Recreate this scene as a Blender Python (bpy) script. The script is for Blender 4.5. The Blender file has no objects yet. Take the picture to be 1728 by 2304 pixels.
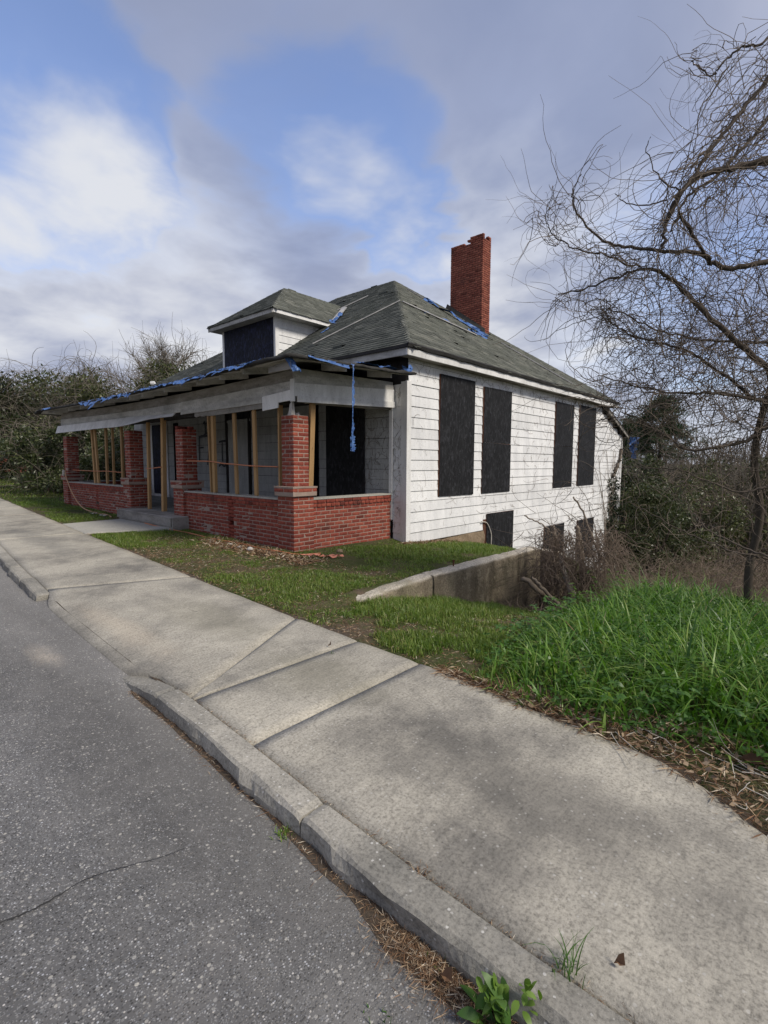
import bpy, math, random
import numpy as np
from mathutils import Matrix, Vector
random.seed(7); RNG = np.random.default_rng(7)
S = bpy.context.scene
C = S.collection
rad = math.radians

# ------------------------------------------------------------------ camera
CAM_P = np.array((6.703, -5.292, 1.47)); YAW, PITCH, ROLL, FPX = .727, .096, .004, 1142.4
def cam_axes():
    fwd = np.array([-math.sin(YAW)*math.cos(PITCH), math.cos(YAW)*math.cos(PITCH), -math.sin(PITCH)])
    right = np.array([math.cos(YAW), math.sin(YAW), 0.]); up = np.cross(right, fwd)
    r2 = right*math.cos(ROLL) + up*math.sin(ROLL); u2 = -right*math.sin(ROLL) + up*math.cos(ROLL)
    return r2, u2, fwd
CR, CU, CF = cam_axes()
cd = bpy.data.cameras.new('camera'); cam = bpy.data.objects.new('camera', cd); C.objects.link(cam)
m = Matrix.Identity(4)
for i in range(3):
    m[i][0], m[i][1], m[i][2], m[i][3] = CR[i], CU[i], -CF[i], CAM_P[i]
cam.matrix_world = m
cd.sensor_fit = 'VERTICAL'; cd.sensor_height = 24.; cd.lens = 24.*FPX/2304.; cd.clip_start = .05; cd.clip_end = 3000.
S.camera = cam

def at(px, py, dist):
    """world point seen in photo direction (px,py) at a horizontal distance from the viewer"""
    d = CR*(px-864)/FPX - CU*(py-1152)/FPX + CF
    return CAM_P + d/np.linalg.norm(d[:2])*dist

# ------------------------------------------------------------------ node helper
class G:
    def __init__(s, tree): s.t = tree; tree.nodes.clear()
    def n(s, typ, props=None, **inp):
        nd = s.t.nodes.new(typ)
        for k, v in (props or {}).items(): setattr(nd, k, v)
        for k, v in inp.items():
            key = int(k[1:]) if k[0] == 'i' and k[1:].isdigit() else k.replace('_', ' ')
            sk = nd.inputs[key]
            if isinstance(v, bpy.types.NodeSocket): s.t.links.new(v, sk)
            else: sk.default_value = v
        return nd
    def math(s, op, a, b=0., clamp=False):
        return s.n('ShaderNodeMath', dict(operation=op, use_clamp=clamp), i0=a, i1=b).outputs[0]
    def ramp(s, fac, stops, interp='LINEAR'):
        nd = s.n('ShaderNodeValToRGB', i0=fac); cr = nd.color_ramp; cr.interpolation = interp
        while len(cr.elements) < len(stops): cr.elements.new(.5)
        for e, (p, c) in zip(cr.elements, stops):
            e.position = p; e.color = (c, c, c, 1) if not hasattr(c, '__len__') else (*c, 1)
        return nd.outputs[0]
    def mix(s, fac, a, b, mode='MIX'):
        nd = s.n('ShaderNodeMix', dict(data_type='RGBA', blend_type=mode, clamp_factor=True))
        for k, v in ((0, fac), (6, a), (7, b)):
            if isinstance(v, bpy.types.NodeSocket): s.t.links.new(v, nd.inputs[k])
            elif k == 0: nd.inputs[0].default_value = v
            else: nd.inputs[k].default_value = (*v, 1) if hasattr(v, '__len__') else (v, v, v, 1)
        return nd.outputs[2]
    def noise(s, vec, scale, detail=4., rough=.55, dist=0.):
        return s.n('ShaderNodeTexNoise', Vector=vec, Scale=scale, Detail=detail, Roughness=rough, Distortion=dist).outputs[0]
    def link(s, a, b): s.t.links.new(a, b)

# ------------------------------------------------------------------ world + sun + exposure
SUN_EL, SUN_AZ = 44., 84.      # azimuth clockwise from +Y
sd = Vector((math.sin(rad(SUN_AZ))*math.cos(rad(SUN_EL)), math.cos(rad(SUN_AZ))*math.cos(rad(SUN_EL)), math.sin(rad(SUN_EL))))
W = bpy.data.worlds.new('World'); S.world = W; W.use_nodes = True
g = G(W.node_tree)
sky = g.n('ShaderNodeTexSky', dict(sky_type='NISHITA', sun_disc=False, sun_elevation=rad(SUN_EL), sun_rotation=rad(SUN_AZ), air_density=1.0, dust_density=.6, ozone_density=1.4)).outputs[0]
dirv = g.n('ShaderNodeTexCoord').outputs['Generated']
sx = g.n('ShaderNodeSeparateXYZ', Vector=dirv).outputs
den = g.math('ADD', g.math('MAXIMUM', sx[2], 0.), .22)
pl = g.n('ShaderNodeCombineXYZ', X=g.math('DIVIDE', sx[0], den), Y=g.math('DIVIDE', sx[1], den), Z=0.).outputs[0]
warp = g.n('ShaderNodeTexNoise', Vector=pl, Scale=.9, Detail=3.).outputs[1]
plw = g.n('ShaderNodeVectorMath', dict(operation='MULTIPLY_ADD'), i0=warp, i1=(.5, .5, 0.), i2=pl).outputs[0]
n1 = g.noise(plw, 1.0, 5., .5)
n2 = g.noise(plw, 2.3, 5., .52)
n3 = g.noise(plw, .55, 3., .5)
jog = g.math('ADD', g.math('MULTIPLY', g.math('SUBTRACT', n1, .5), .11), g.math('MULTIPLY', g.math('SUBTRACT', n2, .5), .13))
def lobe(px, py, r1, gain=1.):       # soft ragged region of sky about a compass direction
    d = CR*(px-864)/FPX - CU*(py-1152)/FPX + CF; d = d/np.linalg.norm(d)
    dot = g.n('ShaderNodeVectorMath', dict(operation='DOT_PRODUCT'), i0=dirv, i1=tuple(d)).outputs['Value']
    k = g.n('ShaderNodeMapRange', dict(interpolation_type='SMOOTHSTEP'), i0=g.math('ADD', dot, jog), i1=math.cos(rad(r1)), i2=1.02, i3=0., i4=gain).outputs[0]
    return k
def mx(*a):
    r = a[0]
    for q in a[1:]: r = g.math('MAXIMUM', r, q)
    return r
blue = mx(lobe(10, 180, 18, 1.35), lobe(300, 290, 16, .62), lobe(700, 340, 18, .92), lobe(870, 570, 13, 1.15), lobe(1150, 200, 20, .4), lobe(1560, 640, 20, .6))
cover = g.math('SUBTRACT', g.math('ADD', g.math('ADD', g.math('MULTIPLY', n1, .55), g.math('MULTIPLY', n2, .25)), .42), blue)
cl = g.ramp(cover, [(.0, .16), (.14, .24), (.52, .90), (.76, 1.)], 'EASE')
hz = g.ramp(sx[2], [(0., 1.), (.24, 0.)], 'EASE')
cl = g.math('MAXIMUM', cl, g.math('MULTIPLY', hz, .85))
wht = mx(lobe(-60, 700, 19, 1.), lobe(200, 680, 17, 1.), lobe(440, 680, 18, 1.05), lobe(640, 570, 13, .9), lobe(1180, 760, 20, 1.1), lobe(900, 780, 18, 1.))
wht = g.math('MULTIPLY', wht, g.ramp(g.math('ADD', g.math('MULTIPLY', n2, .7), g.math('MULTIPLY', n1, .3)), [(.26, .30), (.62, 1.)], 'EASE'))
wht = g.math('MAXIMUM', wht, g.math('MULTIPLY', hz, .55))
thin = g.ramp(g.math('ADD', g.math('MULTIPLY', n3, .6), g.math('MULTIPLY', n2, .4)), [(.36, 0.), (.64, 1.)], 'EASE')
CLG = g.mix(thin, (.92, 1.08, 1.60), (1.5, 1.62, 2.08))
clc = g.mix(wht, CLG, (2.5, 2.56, 2.72))
skyc = g.mix(1., sky, (.64, .64, .74), 'MULTIPLY')
wht = g.math('MINIMUM', wht, 1.)
cl = g.math('MAXIMUM', cl, g.math('MULTIPLY', wht, .97))
col = g.mix(cl, skyc, clc)
bg = g.n('ShaderNodeBackground', Color=col, Strength=.13).outputs[0]
g.link(bg, g.n('ShaderNodeOutputWorld').inputs[0])

sl = bpy.data.lights.new('sun', 'SUN'); sl.energy = 1.5; sl.angle = rad(14); sl.color = (1., .93, .82)
so = bpy.data.objects.new('sun', sl); C.objects.link(so); so.location = (20, -10, 30)
so.rotation_euler = sd.to_track_quat('Z', 'Y').to_euler()
S.view_settings.view_transform = 'Standard'; S.view_settings.look = 'None'; S.view_settings.gamma = 1.
S.view_settings.use_curve_mapping = False
S.view_settings.exposure = 1.22
S.render.engine = 'CYCLES'; S.cycles.max_bounces = 6; S.cycles.diffuse_bounces = 3; S.cycles.glossy_bounces = 2
S.cycles.transparent_max_bounces = 4; S.cycles.use_denoising = True

# ------------------------------------------------------------------ materials
MATS = {}
def material(name, fn, rough=.85, spec=.3):
    mt = bpy.data.materials.new(name); mt.use_nodes = True; q = G(mt.node_tree)
    pos = q.n('ShaderNodeNewGeometry').outputs['Position']
    r = fn(q, pos); colr, bump = r[0], r[1]
    ro = r[2] if len(r) > 2 else rough
    b = q.n('ShaderNodeBsdfPrincipled')
    b.inputs['Specular IOR Level'].default_value = spec
    if isinstance(ro, bpy.types.NodeSocket): q.link(ro, b.inputs['Roughness'])
    else: b.inputs['Roughness'].default_value = ro
    if isinstance(colr, bpy.types.NodeSocket): q.link(colr, b.inputs['Base Color'])
    else: b.inputs['Base Color'].default_value = (*colr, 1)
    if bump is not None:
        h, st, ds = bump
        q.link(q.n('ShaderNodeBump', Strength=st, Distance=ds, Height=h).outputs[0], b.inputs['Normal'])
    q.link(b.outputs[0], q.n('ShaderNodeOutputMaterial').inputs[0])
    MATS[name] = mt; return mt
def rnd(q):      # a value that differs between objects and between loose pieces of one mesh
    a = q.n('ShaderNodeObjectInfo').outputs['Random']; b = q.n('ShaderNodeNewGeometry').outputs['Random Per Island']
    return q.math('FRACT', q.math('ADD', a, b))
def stretch(q, pos, s): return q.n('ShaderNodeVectorMath', dict(operation='MULTIPLY'), i0=pos, i1=s).outputs[0]
def voro(q, pos, scale, feat='F1'):
    return q.n('ShaderNodeTexVoronoi', dict(feature=feat), Vector=pos, Scale=scale)

def m_asphalt(q, p):
    v = voro(q, p, 105.); v2 = voro(q, p, 240.)
    rc = q.n('ShaderNodeSeparateColor', Color=v.outputs['Color']).outputs
    stone = q.ramp(v.outputs['Distance'], [(.30, 1.), (.46, 0.)])
    big = q.noise(p, .55, 4.); mid = q.noise(p, 5., 4.)
    basec = q.mix(big, (.075, .074, .074), (.135, .131, .127))
    basec = q.mix(q.math('MULTIPLY', q.ramp(mid, [(.35, 0.), (.75, 1.)]), .5), basec, (.165, .16, .155))
    lightness = q.ramp(rc[0], [(0., .025), (.45, .09), (.75, .20), (.9, .40), (1., .60)])
    tint = q.mix(rc[1], (.97, .99, 1.03), (1.08, 1., .88))
    agg = q.mix(1., lightness, tint, 'MULTIPLY')
    colr = q.mix(q.math('MULTIPLY', stone, .85), basec, agg)
    r2 = q.n('ShaderNodeSeparateColor', Color=v2.outputs['Color']).outputs[0]
    colr = q.mix(q.math('MULTIPLY', q.ramp(r2, [(.86, 0.), (.9, 1.)]), .35), colr, (.4, .4, .39))
    xx, yy, _z = q.n('ShaderNodeSeparateXYZ', Vector=p).outputs
    edge = q.math('ADD', yy, q.math('MULTIPLY', q.math('SUBTRACT', mid, .5), .9))
    colr = q.mix(q.math('MULTIPLY', q.ramp(q.math('ADD', edge, 5.), [(.25, 0.), (1.05, 1.)]), .38), colr, (.26, .245, .22))
    dx = q.math('DIVIDE', q.math('SUBTRACT', xx, 1.75), .42); dy = q.math('DIVIDE', q.math('SUBTRACT', yy, -4.08), .13)
    sp = q.math('ADD', q.math('SQRT', q.math('ADD', q.math('MULTIPLY', dx, dx), q.math('MULTIPLY', dy, dy))), q.math('MULTIPLY', q.math('SUBTRACT', mid, .5), 1.6))
    colr = q.mix(q.math('MULTIPLY', q.ramp(sp, [(.1, 1.), (1., 0.)]), q.ramp(q.noise(p, 90., 3., .7), [(.38, .1), (.6, .75)])), colr, (.47, .41, .33))
    tr_ = q.noise(stretch(q, p, (.25, 1.6, 1.)), 1., 3.)
    colr = q.mix(1., colr, q.ramp(tr_, [(.35, .80), (.65, 1.18)]), 'MULTIPLY')
    dusty = q.ramp(q.noise(p, 1.3, 5., .6), [(.56, 0.), (.75, 1.)])
    colr = q.mix(q.math('MULTIPLY', dusty, .35), colr, (.27, .25, .225))
    v3 = voro(q, p, 52.); r3 = q.n('ShaderNodeSeparateColor', Color=v3.outputs['Color']).outputs
    colr = q.mix(q.math('MULTIPLY', q.math('MULTIPLY', q.ramp(r3[0], [(.80, 0.), (.84, 1.)]), q.ramp(v3.outputs['Distance'], [(.30, 1.), (.40, 0.)])), .8), colr, q.mix(r3[1], (.16, .165, .17), (.50, .47, .41)))
    h = q.math('ADD', stone, q.math('MULTIPLY', q.noise(p, 160., 2.), .6))
    return colr, (h, .55, .004)
material('asphalt', m_asphalt, .9)

def m_concrete(a, b, c, spots):
    def f(q, p):
        big = q.noise(p, .85, 5., .6, .4); mid = q.noise(p, 3.2, 5., .65); fine = q.noise(p, 70., 3., .7)
        ps = q.noise(p, 240., 2., .6)
        colr = q.mix(q.ramp(big, [(.36, 0.), (.62, 1.)]), a, b)
        colr = q.mix(q.math('MULTIPLY', q.ramp(mid, [(.42, 0.), (.72, 1.)]), .55), colr, c)
        grain = q.ramp(fine, [(.30, .56), (.5, 1.), (.72, 1.25)])
        colr = q.mix(1., colr, grain, 'MULTIPLY')
        colr = q.mix(q.math('MULTIPLY', q.ramp(ps, [(.60, 0.), (.70, 1.)]), .3), colr, (.075, .068, .055))
        if a[0] < .2:      # pavement: worn grey strip, green-black lichen bloom, washed sand by the drive apron, old paint flecks
            px_, py_, pz_ = q.n('ShaderNodeSeparateXYZ', Vector=p).outputs
            def spot(cx, cy, rx, ry, soft=.5):
                dx = q.math('DIVIDE', q.math('SUBTRACT', px_, cx), rx); dy = q.math('DIVIDE', q.math('SUBTRACT', py_, cy), ry)
                d2 = q.math('SQRT', q.math('ADD', q.math('MULTIPLY', dx, dx), q.math('MULTIPLY', dy, dy)))
                return q.ramp(q.math('ADD', d2, q.math('MULTIPLY', q.math('SUBTRACT', mid, .5), 1.3)), [(1.-soft, 1.), (1., 0.)], 'EASE')
            colr = q.mix(q.math('MULTIPLY', spot(5.7, -3.15, 1.5, .52, .8), .5), colr, (.115, .108, .095))
            colr = q.mix(q.math('MULTIPLY', spot(4.0, -2.9, .8, .5, .8), .45), colr, (.20, .185, .135))
            colr = q.mix(q.math('MULTIPLY', spot(2.2, -2.75, 1.3, .42, .8), .45), colr, (.215, .20, .15))
            colr = q.mix(q.math('MULTIPLY', spot(1.7, -3.45, 1.5, .20, .9), q.ramp(fine, [(.35, .2), (.6, .75)])), colr, (.52, .45, .35))
            sc = q.noise(stretch(q, p, (40., 7., 1.)), 1., 5., .75)
            colr = q.mix(1., colr, q.ramp(sc, [(.32, .80), (.5, 1.), (.7, 1.10)]), 'MULTIPLY')
            hc = voro(q, q.n('ShaderNodeVectorMath', dict(operation='MULTIPLY_ADD'), i0=q.n('ShaderNodeTexNoise', Vector=p, Scale=2.5, Detail=4.).outputs[1], i1=(.5, .5, 0.), i2=p).outputs[0], 1.1, 'DISTANCE_TO_EDGE').outputs['Distance']
            colr = q.mix(q.math('MULTIPLY', q.ramp(hc, [(.0, 1.), (.006, 0.)]), q.math('MULTIPLY', q.ramp(big, [(.54, 0.), (.60, .35)]), 1.)), colr, (.07, .06, .05))
            colr = q.mix(q.math('MULTIPLY', spot(-4., -2.6, 3., .35, .8), .45), colr, (.16, .155, .14))
            st = q.noise(stretch(q, p, (6., 26., 1.)), 1., 4., .7)
            colr = q.mix(q.math('MULTIPLY', q.ramp(st, [(.66, 0.), (.72, 1.)]), .4), colr, (.56, .53, .46))
        vv = voro(q, p, 60.); rc = q.n('ShaderNodeSeparateColor', Color=vv.outputs['Color']).outputs[0]
        colr = q.mix(q.math('MULTIPLY', q.math('MULTIPLY', q.ramp(rc, [(.93, 0.), (.96, 1.)]), q.ramp(vv.outputs['Distance'], [(.3, 1.), (.42, 0.)])), spots), colr, (.62, .6, .55))
        return colr, (q.math('ADD', fine, q.math('MULTIPLY', ps, .6)), .5, .004)
    return f
material('sidewalk_concrete', m_concrete((.195, .182, .157), (.42, .388, .322), (.50, .46, .375), .35), .92)
material('path_concrete', m_concrete((.33, .32, .29), (.42, .40, .35), (.36, .35, .31), .2), .92)
material('kerb_granite', m_concrete((.20, .19, .165), (.40, .372, .315), (.125, .12, .105), .7), .9)
def m_ret(q, p):
    st = stretch(q, p, (1., 1., .35)); n = q.noise(st, 2.2, 5., .65); f = q.noise(p, 45., 4., .7); big = q.noise(p, 1.1, 3.)
    colr = q.mix(q.ramp(n, [(.38, 0.), (.6, 1.)]), (.11, .09, .062), (.29, .24, .17))
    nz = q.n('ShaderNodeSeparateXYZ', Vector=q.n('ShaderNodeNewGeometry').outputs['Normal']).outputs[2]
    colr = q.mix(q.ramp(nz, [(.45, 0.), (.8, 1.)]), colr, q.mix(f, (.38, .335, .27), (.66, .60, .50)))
    colr = q.mix(q.math('MULTIPLY', q.ramp(big, [(.55, 0.), (.7, 1.)]), .5), colr, (.07, .075, .035))
    colr = q.mix(1., colr, q.ramp(f, [(.3, .6), (.5, 1.), (.7, 1.35)]), 'MULTIPLY')
    bl = q.noise(p, 5.5, 5., .7)
    colr = q.mix(q.math('MULTIPLY', q.ramp(bl, [(.54, 0.), (.62, 1.)]), .6), colr, (.33, .28, .20))
    ln = q.noise(stretch(q, p, (.6, .6, 9.)), 1.2, 3.)
    colr = q.mix(q.math('MULTIPLY', q.ramp(ln, [(.58, 0.), (.66, 1.)]), .5), colr, (.05, .043, .03))
    return colr, (q.math('ADD', f, q.math('ADD', n, bl)), .9, .03)
material('stained_concrete', m_ret, .95)
material('dirt_joint', lambda q, p: (q.mix(q.noise(p, 30., 4.), (.045, .034, .024), (.12, .092, .066)), (q.noise(p, 90., 3.), .7, .01)), .97)

def m_ground(q, p):
    a = q.noise(p, 1.2, 5., .6); b = q.noise(p, 9., 5., .65); c = q.noise(p, 60., 3., .7)
    soil = q.mix(b, (.075, .054, .038), (.19, .14, .10))
    moss = q.mix(c, (.035, .045, .016), (.09, .105, .035))
    colr = q.mix(q.ramp(q.math('ADD', q.math('MULTIPLY', a, .65), q.math('MULTIPLY', b, .35)), [(.38, 0.), (.54, 1.)]), soil, moss)
    colr = q.mix(1., colr, q.ramp(c, [(.3, .6), (.7, 1.3)]), 'MULTIPLY')
    return colr, (q.math('ADD', b, q.math('MULTIPLY', c, .5)), .8, .03)
material('ground', m_ground, .97, .1)
def m_litter(q, p):
    a = q.noise(p, 14., 5., .7); r = rnd(q)
    return q.mix(r, (.10, .062, .036), (.36, .27, .18)), (a, .3, .01)
material('dead_leaf', m_litter, .9, .15)
material('straw', lambda q, p: (q.ramp(rnd(q), [(0., (.09, .05, .028)), (.5, (.22, .125, .07)), (.85, (.42, .31, .2)), (1., (.66, .58, .46))]), None), .9, .2)

def m_brick(c0, c1, c2):
    def f(q, p):
        r = rnd(q); n = q.noise(p, 26., 4., .65); f2 = q.noise(p, 140., 2.); big = q.noise(p, 2.2, 3.)
        colr = q.ramp(r, [(0., c0), (.45, c1), (.85, c2), (1., tuple(x*.62 for x in c0))])
        colr = q.mix(1., colr, q.ramp(n, [(.28, .55), (.52, 1.), (.75, 1.25)]), 'MULTIPLY')
        colr = q.mix(q.math('MULTIPLY', q.ramp(big, [(.56, 0.), (.72, 1.)]), .45), colr, (.055, .028, .026))
        sc = q.ramp(q.noise(p, 9., 5., .75), [(.66, 0.), (.74, 1.)])
        colr = q.mix(q.math('MULTIPLY', sc, .35), colr, (.42, .34, .30))
        return colr, (q.math('ADD', n, f2), .35, .006)
    return f
material('porch_brick', m_brick((.20, .045, .031), (.255, .058, .038), (.31, .080, .050)), .82, .25)
material('chimney_brick', m_brick((.225, .070, .050), (.28, .092, .063), (.335, .12, .082)), .9, .15)
material('mortar', lambda q, p: (q.mix(q.noise(p, 6., 5., .7), (.20, .135, .108), (.44, .355, .295)), (q.noise(p, 120., 3.), .5, .004)), .95, .1)
material('chimney_mortar', lambda q, p: (q.mix(q.noise(p, 8., 4.), (.055, .035, .028), (.15, .10, .08)), (q.noise(p, 120., 3.), .5, .004)), .95, .1)

def m_paint(hi, lo, grime, amount, streak=(1.2, 1.2, .3)):
    def f(q, p):
        s = stretch(q, p, streak); n = q.noise(s, 3., 6., .7); f2 = q.noise(p, 28., 5., .75); l = q.noise(p, 1.1, 3.)
        r = rnd(q)
        colr = q.mix(q.ramp(n, [(.34, 0.), (.6, 1.)]), lo, hi)
        colr = q.mix(1., colr, q.ramp(r, [(0., .90), (1., 1.05)]), 'MULTIPLY')
        gm = q.math('MULTIPLY', q.ramp(f2, [(.54, 0.), (.70, 1.)]), q.ramp(l, [(.32, .25), (.65, 1.)]))
        colr = q.mix(q.math('MULTIPLY', gm, amount), colr, grime)
        return colr, (f2, .15, .004)
    return f
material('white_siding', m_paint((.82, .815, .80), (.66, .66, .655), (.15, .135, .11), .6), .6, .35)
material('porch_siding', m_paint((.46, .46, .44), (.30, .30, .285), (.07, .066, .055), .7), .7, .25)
material('white_trim', m_paint((.80, .79, .77), (.60, .59, .565), (.17, .14, .10), .6), .6, .3)
material('grey_trim', m_paint((.56, .545, .51), (.30, .29, .265), (.075, .068, .055), .85, (.5, .5, 1.6)), .8, .2)
material('weathered_wood', m_paint((.33, .31, .28), (.17, .155, .135), (.05, .042, .033), .8, (.5, .5, 2.)), .9, .15)
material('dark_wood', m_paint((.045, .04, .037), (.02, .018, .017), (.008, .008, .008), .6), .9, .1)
material('void', lambda q, p: ((.006, .006, .007), None), 1., .0)
def m_osb(tint):
    def f(q, p):
        s = stretch(q, p, (1., 1., .42)); v = voro(q, s, 26.); rc = q.n('ShaderNodeSeparateColor', Color=v.outputs['Color']).outputs
        n = q.noise(p, 3., 4.); fl = q.noise(s, 38., 4., .7, 1.)
        a = q.ramp(q.math('MULTIPLY', rc[0], q.ramp(fl, [(.3, .4), (.65, 1.)])), [(0., .3), (.5, .8), (1., 3.6)])
        colr = q.mix(1., tint, a, 'MULTIPLY')
        colr = q.mix(q.math('MULTIPLY', q.ramp(n, [(.5, 0.), (.8, 1.)]), .35), colr, (.04, .04, .043))
        return colr, (q.math('ADD', rc[1], fl), .6, .006), .75
    return f
material('black_board', m_osb((.0125, .0127, .0145)), .6, .3)
material('blue_board', m_osb((.010, .012, .030)), .6, .3)
material('board_edge', lambda q, p: ((.10, .045, .028), None), .9)
def m_shingle(q, p):
    r = rnd(q); n = q.noise(p, 60., 3., .7); big = q.noise(p, .8, 4.); s = q.noise(stretch(q, p, (3., 3., 14.)), 2., 4., .7)
    colr = q.ramp(r, [(0., (.085, .090, .080)), (.5, (.118, .124, .109)), (.85, (.145, .15, .132)), (1., (.19, .19, .165))])
    colr = q.mix(1., colr, q.ramp(n, [(.3, .6), (.7, 1.35)]), 'MULTIPLY')
    colr = q.mix(q.math('MULTIPLY', q.ramp(big, [(.45, 0.), (.72, 1.)]), .35), colr, (.13, .138, .11))
    colr = q.mix(q.math('MULTIPLY', q.ramp(s, [(.55, 0.), (.75, 1.)]), .25), colr, (.22, .21, .18))
    return colr, (n, .6, .004)
material('shingle', m_shingle, .95, .1)
material('tar_edge', lambda q, p: (q.mix(q.noise(p, 12., 5., .7), (.012, .012, .013), (.075, .072, .066)), (q.noise(p, 40., 4.), .6, .01)), .9, .2)
def m_lumber(q, p):
    s = stretch(q, p, (14., 14., .8)); n = q.noise(s, 3., 4., .6, .6); r = rnd(q); k = voro(q, stretch(q, p, (9., 9., 2.2)), 1.).outputs['Distance']
    colr = q.mix(n, (.30, .165, .065), (.56, .36, .17)); colr = q.mix(1., colr, q.ramp(r, [(0., .72), (1., 1.08)]), 'MULTIPLY')
    colr = q.mix(q.ramp(k, [(.05, 1.), (.11, 0.)]), colr, (.06, .03, .015))
    return colr, (n, .15, .003)
material('pine_lumber', m_lumber, .75, .25)
material('porch_floor', m_paint((.26, .26, .24), (.15, .15, .14), (.05, .045, .035), .7), .9, .15)
def m_tarp(q, p):
    n = q.noise(p, 22., 4., .6); w = q.noise(p, 220., 1.)
    colr = q.mix(q.ramp(n, [(.36, 0.), (.66, 1.)]), (.025, .075, .25), (.09, .20, .45))
    colr = q.mix(q.math('MULTIPLY', q.ramp(q.noise(p, 50., 3.), [(.62, 0.), (.7, 1.)]), .55), colr, (.62, .68, .78))
    return colr, (q.math('ADD', n, w), .4, .01)
material('blue_tarp', m_tarp, .45, .4)
material('pale_batten', m_paint((.42, .41, .40), (.26, .26, .27), (.10, .10, .11), .5), .8)
material('orange_cord', lambda q, p: (q.mix(q.noise(p, 40., 2.), (.46, .14, .06), (.62, .24, .11)), None), .5, .4)
material('tan_rope', lambda q, p: (q.mix(q.noise(p, 90., 2.), (.38, .20, .10), (.62, .40, .24)), None), .8)
material('orange_plastic', lambda q, p: (q.mix(q.noise(p, 30., 2.), (.55, .12, .05), (.75, .40, .30)), None), .5, .4)
material('spray_paint', lambda q, p: ((.008, .008, .009), None), .5, .3)
material('rust', lambda q, p: (q.mix(q.noise(p, 60., 3.), (.05, .02, .012), (.14, .055, .03)), None), .9)
material('pale_stone', lambda q, p: (q.mix(q.noise(p, 25., 4.), (.34, .31, .28), (.62, .59, .55)), (q.noise(p, 60., 3.), .5, .01)), .9)
material('clay_footing', lambda q, p: (q.mix(q.noise(p, 7., 6., .7), (.12, .085, .055), (.40, .31, .21)), (q.noise(p, 22., 5., .75), .9, .04)), .95, .1)
material('galvanised', lambda q, p: (q.mix(q.noise(p, 20., 3.), (.42, .42, .42), (.66, .66, .65)), None), .5, .5)

def m_leaf(stops, tr=.25):
    def mk(name):
        mt = bpy.data.materials.new(name); mt.use_nodes = True; q = G(mt.node_tree)
        p = q.n('ShaderNodeNewGeometry').outputs['Position']
        r = q.math('FRACT', q.math('ADD', q.math('MULTIPLY', rnd(q), .6), q.math('MULTIPLY', q.noise(p, 1.4, 2.), .8)))
        colr = q.ramp(r, stops)
        b = q.n('ShaderNodeBsdfPrincipled', Base_Color=colr, Roughness=.42); b.inputs['Specular IOR Level'].default_value = .42
        t = q.n('ShaderNodeBsdfTranslucent', Color=q.mix(1., colr, (1.3, 1.5, .7), 'MULTIPLY')).outputs[0]
        q.link(q.n('ShaderNodeMixShader', Fac=tr, i1=b.outputs[0], i2=t).outputs[0], q.n('ShaderNodeOutputMaterial').inputs[0])
        MATS[name] = mt
    return mk
m_leaf([(0., (.045, .085, .012)), (.5, (.10, .165, .022)), (.85, (.17, .24, .04)), (1., (.27, .25, .09))])('lawn_blade')
m_leaf([(0., (.035, .10, .011)), (.45, (.078, .185, .020)), (.8, (.14, .26, .038)), (1., (.27, .35, .09))], .3)('tall_blade')
m_leaf([(0., (.028, .075, .014)), (.6, (.055, .13, .022)), (1., (.10, .19, .035))], .3)('weed_leaf')
m_leaf([(0., (.09, .16, .02)), (.6, (.13, .22, .03)), (1., (.19, .29, .06))], .35)('fresh_leaf')
m_leaf([(0., (.020, .030, .012)), (.6, (.042, .056, .022)), (.9, (.075, .092, .035)), (1., (.15, .155, .07))], .15)('evergreen_leaf')
m_leaf([(0., (.030, .042, .016)), (.6, (.065, .078, .030)), (1., (.13, .14, .055))], .2)('olive_leaf')
m_leaf([(0., (.008, .014, .006)), (.7, (.016, .026, .010)), (1., (.03, .042, .014))], .1)('ivy_leaf')
m_leaf([(0., (.018, .038, .014)), (.6, (.032, .06, .02)), (1., (.055, .085, .03))], .15)('pine_needle')
def m_bark(a, b): return lambda q, p: (q.mix(q.math('FRACT', q.math('ADD', q.math('MULTIPLY', rnd(q), .5), q.math('MULTIPLY', q.noise(p, 18., 4., .7), .6))), a, b), (q.noise(stretch(q, p, (1., 1., .25)), 60., 4., .7), .7, .01))
material('bark', m_bark((.045, .036, .030), (.135, .112, .092)), .95, .1)
material('vine_bark', m_bark((.075, .060, .048), (.24, .195, .155)), .95, .1)
material('grey_twig', m_bark((.085, .074, .060), (.24, .21, .17)), .95, .1)
material('brown_twig', m_bark((.085, .064, .050), (.29, .225, .175)), .95, .1)
material('dead_wood', m_bark((.11, .088, .068), (.33, .275, .22)), .95, .1)
material('bleached_wood', m_bark((.34, .30, .25), (.60, .56, .50)), .9, .1)

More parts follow.
